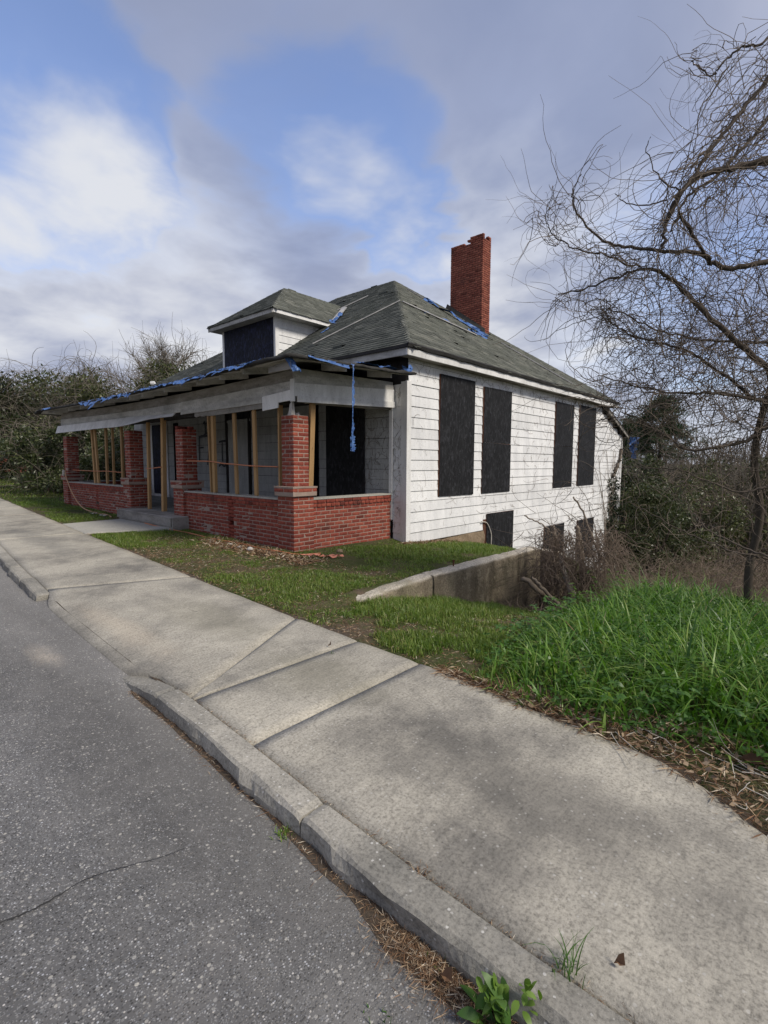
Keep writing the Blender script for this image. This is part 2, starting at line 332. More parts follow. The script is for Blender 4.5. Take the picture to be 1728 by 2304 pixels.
# ------------------------------------------------------------------ mesh helpers
def tag(o, label=None, cat=None, group=None, kind=None):
    for k, v in (('label', label), ('category', cat), ('group', group), ('kind', kind)):
        if v: o[k] = v
    return o
def link(o, parent):
    C.objects.link(o)
    if parent is not None:
        o.parent = parent; o.matrix_parent_inverse = parent_world(parent).inverted()
    return o
def parent_world(p):
    mt = Matrix.LocRotScale(p.location, p.rotation_euler, p.scale)
    return mt if p.parent is None else parent_world(p.parent) @ p.matrix_parent_inverse @ mt
def empty(name, loc, label, cat, group=None):
    o = bpy.data.objects.new(name, None); o.location = loc; o.empty_display_size = .2; C.objects.link(o)
    return tag(o, label, cat, group)
def np_mesh(name, V, F, smooth=False):
    V = np.asarray(V, np.float32); F = np.asarray(F, np.int32); k = F.shape[1]; n = len(F)
    me = bpy.data.meshes.new(name); me.vertices.add(len(V)); me.vertices.foreach_set('co', V.ravel())
    me.loops.add(n*k); me.loops.foreach_set('vertex_index', F.ravel())
    me.polygons.add(n); me.polygons.foreach_set('loop_start', np.arange(0, n*k, k, dtype=np.int32))
    if smooth: me.polygons.foreach_set('use_smooth', np.ones(n, bool))
    me.update(calc_edges=True); me.validate(); return me
def place(name, me, mat, parent=None):
    """top-level meshes get their origin at their base, parts keep world coordinates"""
    for mname in ([mat] if isinstance(mat, str) else mat): me.materials.append(MATS[mname])
    o = bpy.data.objects.new(name, me)
    if parent is None:
        n = len(me.vertices); co = np.empty(n*3, np.float32); me.vertices.foreach_get('co', co); co = co.reshape(-1, 3)
        org = np.array([(co[:, 0].min()+co[:, 0].max())/2, (co[:, 1].min()+co[:, 1].max())/2, co[:, 2].min()])
        me.vertices.foreach_set('co', (co-org).astype(np.float32).ravel()); o.location = org
    return link(o, parent)
def np_obj(name, V, F, mat, parent=None, smooth=False): return place(name, np_mesh(name, V, F, smooth), mat, parent)
class MB:
    def __init__(s): s.v = []; s.f = []; s.mi = []
    def quadbox(s, P, mi=0):       # 8 points: bottom ring 0-3, top ring 4-7
        b = len(s.v); s.v += [tuple(map(float, p)) for p in P]
        for q in ((3, 2, 1, 0), (4, 5, 6, 7), (0, 1, 5, 4), (1, 2, 6, 5), (2, 3, 7, 6), (3, 0, 4, 7)):
            s.f.append(tuple(b+i for i in q)); s.mi.append(mi)
        return s
    def box(s, x0, x1, y0, y1, z0, z1, mi=0):
        return s.quadbox([(x0, y0, z0), (x1, y0, z0), (x1, y1, z0), (x0, y1, z0), (x0, y0, z1), (x1, y0, z1), (x1, y1, z1), (x0, y1, z1)], mi)
    def bar(s, A, B, w, h, up=(0, 0, 1), mi=0):
        A = Vector(A); B = Vector(B); d = (B-A).normalized(); sd_ = d.cross(Vector(up))
        if sd_.length < 1e-4: sd_ = d.cross(Vector((0, 1, 0)))
        sd_.normalize(); u = sd_.cross(d); sd_ = sd_*w/2; u = u*h/2
        return s.quadbox([A-sd_-u, A+sd_-u, A+sd_+u, A-sd_+u, B-sd_-u, B+sd_-u, B+sd_+u, B-sd_+u], mi)
    def face(s, P, mi=0):
        b = len(s.v); s.v += [tuple(map(float, p)) for p in P]; s.f.append(tuple(range(b, b+len(P)))); s.mi.append(mi); return s
    def prism(s, poly, thick, mi=0):      # poly: 3D loop, thick: vector
        n = len(poly); b = len(s.v); t = np.array(thick, float)
        s.v += [tuple(map(float, p)) for p in poly] + [tuple(map(float, np.array(p)+t)) for p in poly]
        s.f.append(tuple(range(b+n-1, b-1, -1))); s.f.append(tuple(range(b+n, b+2*n))); s.mi += [mi, mi]
        for i in range(n):
            j = (i+1) % n; s.f.append((b+i, b+j, b+n+j, b+n+i)); s.mi.append(mi)
        return s
    def tube(s, P, r, sides=6, mi=0):
        V, F = tube(np.array(P, float), r, sides); b = len(s.v); s.v += [tuple(map(float, p)) for p in V]
        s.f += [tuple(int(b+i) for i in q) for q in F]; s.mi += [mi]*len(F); return s
    def build(s, name, mat, parent=None, smooth=False, bevel=0):
        me = bpy.data.meshes.new(name); me.from_pydata(s.v, [], s.f)
        me.polygons.foreach_set('material_index', s.mi)
        if smooth: me.polygons.foreach_set('use_smooth', [True]*len(s.f))
        me.update()
        o = place(name, me, mat, parent)
        if bevel:
            b = o.modifiers.new('edge', 'BEVEL'); b.width = bevel; b.segments = 1; b.limit_method = 'ANGLE'
        return o
def tube(P, r, sides=4):
    """tapered tube through P; returns verts, quads"""
    n = len(P); r = np.broadcast_to(np.asarray(r, float), (n,)) if np.ndim(r) else np.full(n, float(r))
    T = np.gradient(P, axis=0); T /= np.linalg.norm(T, axis=1, keepdims=True)+1e-9
    ref = np.where(np.abs(T[:, 2:3]) > .9, np.array([[1., 0, 0]]), np.array([[0, 0, 1.]]))
    A = np.cross(T, ref); A /= np.linalg.norm(A, axis=1, keepdims=True)+1e-9; B = np.cross(T, A)
    th = np.arange(sides)*2*np.pi/sides
    V = P[:, None, :] + r[:, None, None]*(np.cos(th)[None, :, None]*A[:, None, :] + np.sin(th)[None, :, None]*B[:, None, :])
    i = np.arange(n-1)[:, None]*sides; j = np.arange(sides)[None, :]; k = (j+1) % sides
    F = np.stack([i+j, i+k, i+sides+k, i+sides+j], -1).reshape(-1, 4)
    return V.reshape(-1, 3), F
class Soup:
    """many tubes or leaves gathered into one mesh"""
    def __init__(s): s.V = []; s.F = []; s.n = 0
    def add(s, V, F): s.V.append(V); s.F.append(F+s.n); s.n += len(V)
    def tube(s, P, r, sides=4): s.add(*tube(np.asarray(P, float), r, sides))
    def build(s, name, mat, parent=None, smooth=False): return np_obj(name, np.concatenate(s.V), np.concatenate(s.F), mat, parent, smooth)
def smooth_path(pts, n):
    """Catmull-Rom through control points"""
    P = np.array(pts, float); P = np.vstack([2*P[0]-P[1], P, 2*P[-1]-P[-2]]); out = []
    m_ = len(P)-3; ts = np.linspace(0, m_-1e-6, n)
    for t in ts:
        i = int(t); u = t-i; a, b, c, d = P[i:i+4]
        out.append(.5*((2*b)+(-a+c)*u+(2*a-5*b+4*c-d)*u*u+(-a+3*b-3*c+d)*u**3))
    return np.array(out)
def smoothstep(a, b, x): t = np.clip((np.asarray(x, float)-a)/(b-a), 0, 1); return t*t*(3-2*t)
_NG = RNG.random((64, 64, 3))
def vnoise(x, y, s=1., ch=0):
    x = np.asarray(x, float)*s; y = np.asarray(y, float)*s; xi = np.floor(x).astype(int); yi = np.floor(y).astype(int)
    u = x-xi; v = y-yi; u = u*u*(3-2*u); v = v*v*(3-2*v); L = _NG[:, :, ch]
    f = lambda i, j: L[(xi+i) % 64, (yi+j) % 64]
    return (f(0, 0)*(1-u)+f(1, 0)*u)*(1-v)+(f(0, 1)*(1-u)+f(1, 1)*u)*v
def fbm(x, y, s=1., ch=0): return .55*vnoise(x, y, s, ch)+.3*vnoise(x+7.3, y-2.1, 2.1*s, ch)+.15*vnoise(x-3.7, y+9.2, 4.3*s, ch)

# ------------------------------------------------------------------ the lie of the land
def rise(x): return .016*np.clip(2.5-np.asarray(x, float), 0, 40)
def walk_z(x, y): return -.05+rise(x)+.03*(np.asarray(y, float)+2.2)
LAWN_EDGE = [(-60, 1.9), (-14.37, -1.13), (-7.77, -1.57), (-4.05, -1.81), (-1.42, -1.96), (.46, -2.08), (2.5, -2.2), (3.69, -2.26), (4.4, -2.29), (5.04, -2.35), (5.38, -2.39), (5.76, -2.43), (6.1, -2.46), (6.36, -2.58), (6.59, -2.76), (7.2, -3.0), (9., -3.15), (14., -3.2), (60., -3.2)]
KERB_IN = [(-60, .3), (-14.4, -2.55), (-4.31, -3.18), (-1.9, -3.40), (-.22, -3.52), (.6, -3.58), (2.9, -3.69), (3.6, -3.71), (4.35, -3.76), (4.99, -3.81), (5.59, -3.84), (6.07, -3.855), (6.6, -3.86), (9., -3.9), (14., -3.92), (60., -3.92)]
le_y = lambda x: np.interp(x, *zip(*LAWN_EDGE)); ki_y = lambda x: np.interp(x, *zip(*KERB_IN))
KW = .145
def land(x, y):
    """natural ground height"""
    x = np.asarray(x, float); y = np.asarray(y, float)
    front = -.06+.016*np.clip(2.5-x, 0, 30)
    houseside = front-np.interp(y, [-3, 0, 1., 2.5, 4, 5.3, 7, 9, 13, 16, 22, 60], [0, 0, .01, .07, .22, .45, 1.0, 1.5, 2.2, 3.6, 4.2, 4.6])
    low = -.06-np.interp(y, [-2.6, -1.6, -1., 0, .5, 1.5, 2.4, 3.2, 5, 8, 13, 20, 60], [0, .03, .08, .24, .38, .62, .90, 1.15, 1.6, 2.3, 3.3, 4.2, 4.6])
    mound = -.06-np.interp(y, [-2.6, -1.5, 0, 1.5, 2.6, 4, 6, 9, 13, 20, 60], [0, .05, .16, .32, .55, 1.2, 1.8, 2.5, 3.3, 4.2, 4.6])
    right = low+(mound-low)*smoothstep(3.7, 4.9, x)
    east = houseside+(right-houseside)*smoothstep(2.56, 2.72, x)
    w = smoothstep(-.2, .4, x)
    back = front-np.interp(y, [0, 3, 16, 22, 60], [0, 0, 2.5, 4, 4.6])
    west = front+0*x
    wl = smoothstep(-16, -11, x)
    z = west*(1-wl)+(back*(1-w)+east*w)*wl
    z = np.where(x > .3, east, z)
    z = z+.035*(fbm(x, y, .9)-.5)*smoothstep(-2.4, -1.6, y)
    z = z+1.2*smoothstep(40, 120, np.hypot(x, y))*vnoise(x, y, .02)
    # under pavement and road the soil stays below
    pave = smoothstep(.02, -.05, y-le_y(x))
    z = z*(1-pave)+(walk_z(x, np.maximum(y, -4.2))-.33)*pave
    return z
def axis(fine0, fine1, step, lo, hi, extra=()):
    a = list(np.arange(fine0, fine1, step)); s_ = step; v = fine0
    while v > lo: s_ *= 1.25; v -= s_; a.append(v)
    s_ = step; v = fine1
    while v < hi: a.append(v); s_ *= 1.25; v += s_
    return np.unique(np.round(np.array(a+list(extra)), 4))
gx = axis(-13, 8, .14, -400, 400, (2.56, 2.6, 2.64, 2.68, 2.72, .3, .36)); gy = axis(-4.2, 8, .14, -200, 500)
GX, GY = np.meshgrid(gx, gy); GZ = land(GX, GY)
V = np.stack([GX, GY, GZ], -1).reshape(-1, 3); nx = len(gx); ny = len(gy)
i, j = np.meshgrid(np.arange(nx-1), np.arange(ny-1)); b = (j*nx+i).ravel()
tag(np_obj('ground', V, np.stack([b, b+1, b+nx+1, b+nx], -1), 'ground', smooth=True), kind='structure')

# road: one sheet, crowned slightly, with a worn edge along the kerb
xs = np.unique(np.concatenate([axis(-8, 9, .2, -300, 300)])); RW = 9.
vs = np.concatenate([np.linspace(0, 1.2, 9), np.array([2.4, 4., 6.5, 9., 9.5])])
RX, RV = np.meshgrid(xs, vs); RY = ki_y(RX)+.06-RV
RZ = walk_z(RX, ki_y(RX))-.105+.018*np.sin(np.clip(RV, 0, 9)/9*np.pi)+.006*(fbm(RX, RY, 1.5)-.5)
ap = smoothstep(-.6, .5, RX)*smoothstep(3.1, 2.6, RX); RZ = RZ+ap*.05*smoothstep(.5, 0., RV)
V = np.stack([RX, RY, RZ], -1).reshape(-1, 3); nx = len(xs)
i, j = np.meshgrid(np.arange(nx-1), np.arange(len(vs)-1)); b = (j*nx+i).ravel()
road = tag(np_obj('road', V, np.stack([b+nx, b+nx+1, b+1, b], -1), 'asphalt', smooth=True), kind='structure')
def road_z(x, y):
    v = ki_y(x)+.06-y
    return float(walk_z(x, ki_y(x))-.105+.018*math.sin(min(max(v, 0), 9)/9*math.pi))
# far verge across the road
V = []; F = []
for k, x in enumerate((-300, -60, -20, 0, 20, 60, 300)):
    y0 = float(ki_y(x))-9.3; z0 = float(walk_z(x, ki_y(x)))-.09
    V += [(x, y0, z0), (x, y0-190, z0+.5)]
    if k: F.append((2*k-2, 2*k-1, 2*k+1, 2*k))
tag(np_obj('far_verge', V, F, 'ground'), kind='structure')
# long crack in the asphalt
cp = smooth_path([(4.45, -5.3, 0), (4.55, -4.96, 0), (4.575, -4.84, 0), (4.57, -4.67, 0), (4.62, -4.54, 0), (4.68, -4.41, 0), (4.70, -4.33, 0)], 60)
L = []
for k, p in enumerate(cp):
    w = .0045*(1-.75*k/60)*(.6+.8*random.random()); ox = random.uniform(-.004, .004); oy = random.uniform(-.003, .003)
    z = road_z(p[0], p[1])+.006
    L += [(p[0]+ox-w, p[1]+oy, z), (p[0]+ox+w, p[1]+oy, z)]
np_obj('crack', L, [(2*k, 2*k+1, 2*k+3, 2*k+2) for k in range(59)], 'tar_edge', road)

# sidewalk: soil bed with separate concrete slabs
sidewalk = tag(bpy.data.objects.new('sidewalk', None), kind='structure'); C.objects.link(sidewalk)
xs = axis(-8, 9, .2, -55, 55)
V = []; F = []
for k, x in enumerate(xs):
    for y in (le_y(x)+.12, ki_y(x)-.02): V.append((x, float(y), float(walk_z(x, y))-.035))
    if k: F.append((2*k-2, 2*k-1, 2*k+1, 2*k))
np_obj('bedding_soil', V, F, 'dirt_joint', sidewalk)
GAP = .008
def slab(jl, jr, k, lip=None, full=False):
    """slab between two joints; a joint is ((x,y) at lawn edge, (x,y) at kerb)"""
    (a, b_), (c_, d) = jl, jr; n = max(4, int(abs(c_[0]-a[0])/.10)) if not full else 60; m_ = 14
    V = []; t = np.linspace(0, 1, n+1)
    for ti in t:
        xl = a[0]+(c_[0]-a[0])*ti; xk = b_[0]+(d[0]-b_[0])*ti
        if ti == 0: xl += GAP; xk += GAP
        if ti == 1: xl -= GAP; xk -= GAP
        yl = float(le_y(xl)); yk = float(ki_y(xk))+.010
        if lip: yk = yk-lip(xk)
        yl += .03*(fbm(xl*3, k*3.3, 1.)-.5)
        for s_ in np.linspace(0, 1, m_+1):
            s2 = s_ if True else s_
            x = xl+(xk-xl)*s2; y = yl+(yk-yl)*s2; z = float(walk_z(x, y))+.006*(float(fbm(x, y, .7))-.5)
            e = min(ti, 1-ti)*abs(c_[0]-a[0]); e2 = min(s_, 1-s_)*1.5
            z -= .008*math.exp(-max(e, 0)/.012)+.006*math.exp(-e2/.02)
            if lip: z -= lip(xk)*.42*max(0, (s_-.72)/.28)**1.6
            V.append((x, y, z))
    F = []
    for i_ in range(n):
        for j_ in range(m_):
            p = i_*(m_+1)+j_; F.append((p, p+1, p+m_+2, p+m_+1))
    ring = [j_ for j_ in range(m_+1)]+[i_*(m_+1)+m_ for i_ in range(1, n+1)]+[n*(m_+1)+j_ for j_ in range(m_-1, -1, -1)]+[i_*(m_+1) for i_ in range(n-1, 0, -1)]
    o_ = len(V); V += [(V[q][0], V[q][1], V[q][2]-.09) for q in ring]; R_ = len(ring)
    F += [(ring[q], o_+q, o_+(q+1) % R_, ring[(q+1) % R_]) for q in range(R_)]
    return np_obj('slab', V, F, 'sidewalk_concrete', sidewalk)
J = [((-55., 0), (-55., 0)), ((-24., 0), (-24., 0)), ((-18., 0), (-18., 0)), ((-13., 0), (-13., 0)), ((-8.6, 0), (-8.9, 0)), ((-4.38, 0), (-4.74, 0)), ((.46, 0), (-.30, 0)), ((2.80, 0), (3.56, 0)), ((3.70, 0), (3.60, 0)), ((4.40, 0), (4.35, 0)), ((11.5, 0), (11.5, 0)), ((16., 0), (16., 0)), ((55., 0), (55., 0))]
apron = lambda x: .115*float(smoothstep(-.25, .35, x)*smoothstep(3.05, 2.65, x))
for k in range(len(J)-1): slab(J[k], J[k+1], k, apron if k == 6 else None)
# granite kerb stones, left out where the drive apron runs down to the road
kerb = tag(bpy.data.objects.new('kerb', None), kind='structure'); C.objects.link(kerb)
def kerb_stone(x0, x1, seed, drop0=0., drop1=0.):
    rg = random.Random(seed); n = max(6, int((x1-x0)/.035)); V = []; F = []; R_ = 9
    for k in range(n+1):
        t = k/n; x = x0+.006+(x1-x0-.012)*t; yi = float(ki_y(x)); zt = float(walk_z(x, yi))+.004-(drop0*(1-t)+drop1*t)
        e = .012 if k in (0, n) else 0.
        w = KW+.018*(float(fbm(x*2.2, seed, 1.))-.5)*2; q = lambda s_: .012*(float(fbm(x*5+s_*9, seed+s_*3, 1.3, 1))-.5)*2
        ch = .016*max(0., float(fbm(x*7, seed+5., 1.))-.45)*2
        ring = [(yi-.002, zt-.22), (yi-.002, zt-.008-e), (yi-.008, zt-.001-e), (yi-w*.35, zt+q(.1)*.3-e), (yi-w*.75, zt+q(.3)*.35-e-.001), (yi-w+.012+ch, zt-.003+q(.5)*.4-e), (yi-w+q(.7)*.6, zt-.016-ch-e), (yi-w-.004+q(.9)*2.2, zt-.065), (yi-w-.006+q(.4)*1.2, zt-.22)]
        for (y, z) in ring: V.append((x, y, z))
    for k in range(n):
        for r_ in range(R_-1): F.append((k*R_+r_, k*R_+r_+1, (k+1)*R_+r_+1, (k+1)*R_+r_))
    o_ = len(V); ends = []
    me_v = V; fan0 = [(0, r_+1, r_, r_) for r_ in range(1, R_-1)]
    for r_ in range(1, R_-1): ends.append((0, r_, r_+1, 0)); ends.append((n*R_, n*R_+r_+1, n*R_+r_, n*R_))
    me = bpy.data.meshes.new('kerb_stone'); me.from_pydata(V, [], F+[e[:3] for e in ends])
    me.update()
    return place('kerb_stone', me, 'kerb_granite', kerb)
ks = [-30., -26.5, -22.6, -19., -15.4, -12., -9.2, -6.6, -4.1, -1.92]
for k in range(len(ks)-1): kerb_stone(ks[k], ks[k+1], 10+k)
kerb_stone(-1.92, -1.10, 40, 0, .015); kerb_stone(-1.08, -.10, 41, .0, .02)
kerb_stone(2.66, 3.36, 47, .085, .004)
for k, (a, b_) in enumerate(((3.36, 5.02), (5.02, 7.3), (7.3, 9.4), (9.4, 12.), (12., 15.), (15., 20.))): kerb_stone(a, b_, 50+k)
# front walk
V = []
for (x, y) in ((-6.05, -1.68), (-4.28, -1.80), (-3.62, -.06), (-6.3, -.06)): V.append((x, y, float(walk_z(x, y))+-.0 if y < -1 else .095+.0*x))
tag(MB().prism([(p[0], p[1], p[2]-.1) for p in V], (0, 0, .1)).build('front_walk', 'path_concrete', bevel=.01), kind='structure')

# ------------------------------------------------------------------ the house
house = empty('abandoned_house', (-5.6, 8., 0.), 'abandoned white clapboard bungalow with boarded windows, brick porch and grey shingle roof', 'house')
WX, WY = .36, 2.5            # planes of the side wall and of the porch back wall
BOARDS = 0
def clap(wall, mat, A, B, z0, h=.213, n=(1, 0, 0)):
    """one lapped siding board from A to B (xy on the wall plane), facing n"""
    n = np.array(n, float); A = np.array([*A, 0.]); B = np.array([*B, 0.]); lean = random.uniform(-.0015, .002)
    prof = [(0., 0.), (.021+lean, 0.), (.021+lean, .008), (.005, h), (0., h)]
    dz0 = random.uniform(-.004, .003); dz1 = random.uniform(-.004, .003)
    P = [A+n*o+np.array([0, 0, z0+z+dz0]) for o, z in prof]; Q = [B+n*o+np.array([0, 0, z0+z+dz1]) for o, z in prof]
    m_ = MB(); k = len(prof); m_.v = [tuple(p) for p in P+Q]
    m_.f = [tuple(range(k)), tuple(range(2*k-1, k-1, -1))]+[(i_, (i_+1) % k, k+(i_+1) % k, k+i_)[::-1] for i_ in range(k)]; m_.mi = [0]*len(m_.f)
    return m_.build('clapboard', mat, wall)
def run(wall, mat, fn, u0, u1, z, n, joints=(2.2, 4.4), h=.213):
    """a course of siding split into boards"""
    u = u0
    while u < u1-.01:
        e = u+random.uniform(*joints)
        if u1-e < .7: e = u1
        e = min(e, u1)
        clap(wall, mat, fn(u+.001), fn(e-.002), z, h, n); u = e
# --- side wall
core = MB(); poly = [(2.52, -.10), (2.52, 3.5), (14.2, 3.5), (14.2, 3.10), (15.68, 2.58), (15.68, -5.), (5.48, -5.), (5.48, -.10)]
core.prism([(-12.2, y, z) for y, z in poly], (12.2+WX-.004, 0, 0)); core.mi = [0]*len(core.f)
wall_side = core.build('wall', 'dark_wood', house)
fnS = lambda u: (WX, u)
z = -.14
while z < 3.45:
    y1 = 15.7 if z+.2 < 2.58 else 15.7-(z+.2-2.58)/.36
    run(wall_side, 'white_siding', fnS, 2.53, min(y1, 15.7), z, (1, 0, 0), h=min(.2055, 3.49-z)); z += .21  # boards stop short; the dark core between them draws the lap shadows
z = -.14-.21; k = 0
while z > -4.2:
    # the lower courses start behind the cellar door and end at the falling ground
    ys = np.linspace(6.95, 15.7, 60); vis = [y for y in ys if land(WX+.1, y) < z+.25]
    if vis: run(wall_side, 'white_siding', fnS, max(6.95, min(vis)-.3), 15.7, z, (1, 0, 0), h=.2055)
    if z > -1.2 and z+.2 < .2: pass
    z -= .21
for z in (-.14-.21, -.14-.42, -.14-.63, -.14-.84): clap(wall_side, 'white_siding', (WX, 6.9), (WX, 6.96), z)
# corner boards and trims
MB().box(WX-.02, WX+.032, 2.466, 2.60, -.15, 3.06).build('corner_board', 'white_trim', house)
MB().box(WX-.12, WX+.03, 2.462, 2.499, -.148, 3.05).build('corner_board', 'white_trim', house)
MB().box(WX-.02, WX+.034, 15.62, 15.74, -4.4, 2.5).build('corner_board', 'white_trim', house)
# clay and rubble footing
V = []; F = []; ny_, nz_ = 46, 14
for a in range(ny_+1):
    for b_ in range(nz_+1):
        y = 2.56+2.86*a/ny_; zz = -.145-.85*b_/nz_
        V.append((WX-.05+.10*(float(fbm(y*4, zz*5, 1.2))-.5)+.06*b_/nz_+.10*(a/ny_), y, zz))
for a in range(ny_):
    for b_ in range(nz_): p = a*(nz_+1)+b_; F.append((p, p+1, p+nz_+2, p+nz_+1))
np_obj('footing', V, F, 'clay_footing', house, True)
# boarded openings
def board(mat, y0, y1, z0, z1, x=WX+.027, t=.014, tilt=0., name='window_board'):
    m_ = MB(); dy = tilt*(z1-z0)
    m_.quadbox([(x, y0, z0), (x+t, y0, z0), (x+t, y1, z0+random.uniform(-.01, .01)), (x, y1, z0), (x, y0+dy, z1), (x+t, y0+dy, z1), (x+t, y1+dy, z1+random.uniform(-.012, .012)), (x, y1+dy, z1)])
    m_.mi = [1, 1, 1, 0, 1, 1]
    return m_.build(name, [mat, 'board_edge'], house)
def dark_trim(y0, y1, z0, z1):
    MB().box(WX+.0235, WX+.0262, y0-.025, y0+.05, z0, z1).build('window_frame', 'board_edge', house)
for (y0, y1, z0, z1) in ((3.56, 4.92, .765, 3.33), (11.26, 12.72, .755, 3.36)): board('black_board', y0, y1, z0, z1); dark_trim(y0, y1, z0, z1)
for (y0, y1, z0, zm, z1) in ((5.32, 6.67, .755, 1.97, 3.27), (9.40, 10.77, .75, 2.0, 3.30)):
    board('black_board', y0-.02, y1+.02, z0, zm-.006, x=WX+.024); board('black_board', y0+.01, y1, zm+.004, z1, tilt=.004); dark_trim(y0, y1, z0, z1)
board('black_board', 5.56, 6.93, -1.15, .255, name='cellar_door_board', x=WX+.03)
MB().box(WX-.05, WX+.022, 5.42, 5.60, -1.1, .12).build('door_jamb', 'board_edge', house)
board('black_board', 8.9, 10.33, -1.35, -.37); board('black_board', 11.42, 12.92, -1.75, -.39); dark_trim(8.9, 10.3, -1.3, -.37); dark_trim(11.42, 12.9, -1.7, -.39)
# --- front wall behind the porch
wall_front = MB().box(-12.2, WX-.03, WY+.003, WY+.018, -.15, 3.5).build('wall', 'dark_wood', house)  # dark colour stands in for shade in the hole under the main eave
fnF = lambda u: (u, WY)
z = .30; k = 0
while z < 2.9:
    run(wall_front, 'porch_siding', fnF, -12.2, -.02, z, (0, -1, 0), (2.4, 4.8), h=.2035); z += .21  # short boards again, lap shadows drawn by the dark sheet behind
z = -.14
while z < 2.95:
    clap(wall_front, 'white_siding', (.03, WY), (WX-.122, WY), z, n=(0, -1, 0)); z += .21
MB().box(-.05, .028, WY-.06, WY-.0, .33, 2.62).build('corner_board', 'white_trim', house)
def fboard(mat, x0, x1, z0, z1, y=WY-.028, t=.014, name='window_board', mi=None):
    m_ = MB().box(x0, x1, y-t, y, z0, z1); return m_.build(name, mat, house)
fboard('black_board', -1.95, -.75, .72, 2.74); fboard('void', -2.42, -2.22, .5, 2.78, name='dark_opening')
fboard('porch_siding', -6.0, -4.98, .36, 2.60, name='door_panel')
for x in (-6.06, -4.97): MB().box(x-.045, x+.045, WY-.062, WY-.022, .34, 2.9).build('door_jamb', 'dark_wood', house)
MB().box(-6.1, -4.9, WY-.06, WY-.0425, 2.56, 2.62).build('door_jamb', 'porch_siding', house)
fboard('black_board', -6.0, -5.02, 2.64, 2.9, name='transom_board')
fboard('blue_board', -10.72, -9.75, .42, 2.7, name='door_board')
for x in (-10.78, -9.70): MB().box(x-.06, x+.06, WY-.05, WY-.022, .36, 2.72).build('door_jamb', 'white_trim', house)
MB().box(-10.9, -9.58, WY-.075, WY-.022, .335, .41).build('door_sill', 'white_trim', house)
fboard('void', -9.2, -8.9, .8, 2.7, name='dark_opening')
# sprayed lettering on the porch wall
def stroke(pts, w=.045, y=WY-.030):
    P = smooth_path([(p[0], y, p[1]) for p in pts], 4*len(pts)) if len(pts) > 2 else np.linspace((pts[0][0], y, pts[0][1]), (pts[1][0], y, pts[1][1]), 6)
    m_ = MB()
    for k in range(len(P)-1):
        d = P[k+1]-P[k]; d = d/(np.linalg.norm(d)+1e-9); nn = np.array([-d[2], 0, d[0]])*w/2
        a, b_ = P[k]-d*w*.12, P[k+1]+d*w*.12; yo = np.array([0, -.0004*k, 0])
        m_.face([a-nn+yo, b_-nn+yo, b_+nn+yo, a+nn+yo])
    return m_
def letters(strokes):
    m_ = MB()
    for st in strokes:
        q = stroke(*st) if isinstance(st, tuple) else stroke(st); o_ = len(m_.v); m_.v += q.v; m_.f += [tuple(o_+i_ for i_ in f) for f in q.f]; m_.mi += q.mi
    m_.build('sprayed_lettering', 'spray_paint', wall_front)
letters([[(-7.34, 2.60), (-7.27, 2.66), (-7.22, 2.58)], [(-7.27, 2.66), (-7.235, 2.30)], [(-7.36, 2.26), (-7.24, 2.30), (-7.12, 2.33)], ([(-7.02, 2.64), (-7.12, 2.64), (-7.12, 2.54), (-7.03, 2.52), (-7.03, 2.43), (-7.13, 2.42)], .04)])
letters([([(-7.60, 2.24), (-7.62, 1.9), (-7.61, 1.5)], .06), ([(-7.62, 2.22), (-7.4, 2.24), (-7.14, 2.25)], .07), [(-7.61, 1.9), (-7.36, 1.91)]])
letters([([(-7.16, 1.4), (-7.08, 1.8), (-7.02, 2.14)], .055), ([(-7.02, 2.14), (-6.98, 1.8), (-6.93, 1.36)], .055), [(-7.11, 1.76), (-6.95, 1.76)]])
letters([([(-6.50, 2.05), (-6.3, 2.07), (-6.13, 2.07)], .055), ([(-6.33, 2.06), (-6.34, 1.8), (-6.33, 1.5)], .055)])
letters([([(-6.52, 1.37), (-6.4, 1.43), (-6.25, 1.37), (-6.12, 1.42)], .07)])

# --- brickwork
BR, JT = .058, .0115; PITCH_B = BR+JT
_bc = {}
def brick_arrays(sx, sy, sz, j=0.):
    c = .003; h = np.array([sx, sy, sz])/2; V = []; ids = {}
    for X in (-1, 1):
        for Y in (-1, 1):
            for Z in (-1, 1):
                jj = np.array([random.uniform(-j, j) for _ in range(3)])
                for ax in range(3):
                    p = np.array([X, Y, Z])*(h-c); p[ax] = np.array([X, Y, Z])[ax]*h[ax]; ids[(X, Y, Z, ax)] = len(V); V.append(p+jj)
    F = []
    for ax in range(3):
        for s_ in (-1, 1):
            o1, o2 = [a for a in range(3) if a != ax]; q = []
            for (u, v) in ((-1, -1), (1, -1), (1, 1), (-1, 1)):
                k = [0, 0, 0]; k[ax] = s_; k[o1] = u; k[o2] = v; q.append(ids[(*k, ax)])
            if (s_ > 0) == (ax == 1): q = q[::-1]
            F.append(q)
    for ax in range(3):                       # edges along axis ax
        o1, o2 = [a for a in range(3) if a != ax]
        for u in (-1, 1):
            for v in (-1, 1):
                k0 = [0, 0, 0]; k0[ax] = -1; k0[o1] = u; k0[o2] = v; k1 = list(k0); k1[ax] = 1
                q = [ids[(*k0, o1)], ids[(*k1, o1)], ids[(*k1, o2)], ids[(*k0, o2)]]
                F.append(q if (u*v > 0) == (ax != 1) else q[::-1])
    V = np.array(V); F = np.array(F); a, b_, c_ = V[F[:, 0]], V[F[:, 1]], V[F[:, 2]]
    bad = np.einsum('ij,ij->i', np.cross(b_-a, c_-a), V[F].mean(1)) < 0; F[bad] = F[bad][:, ::-1]
    return V, F
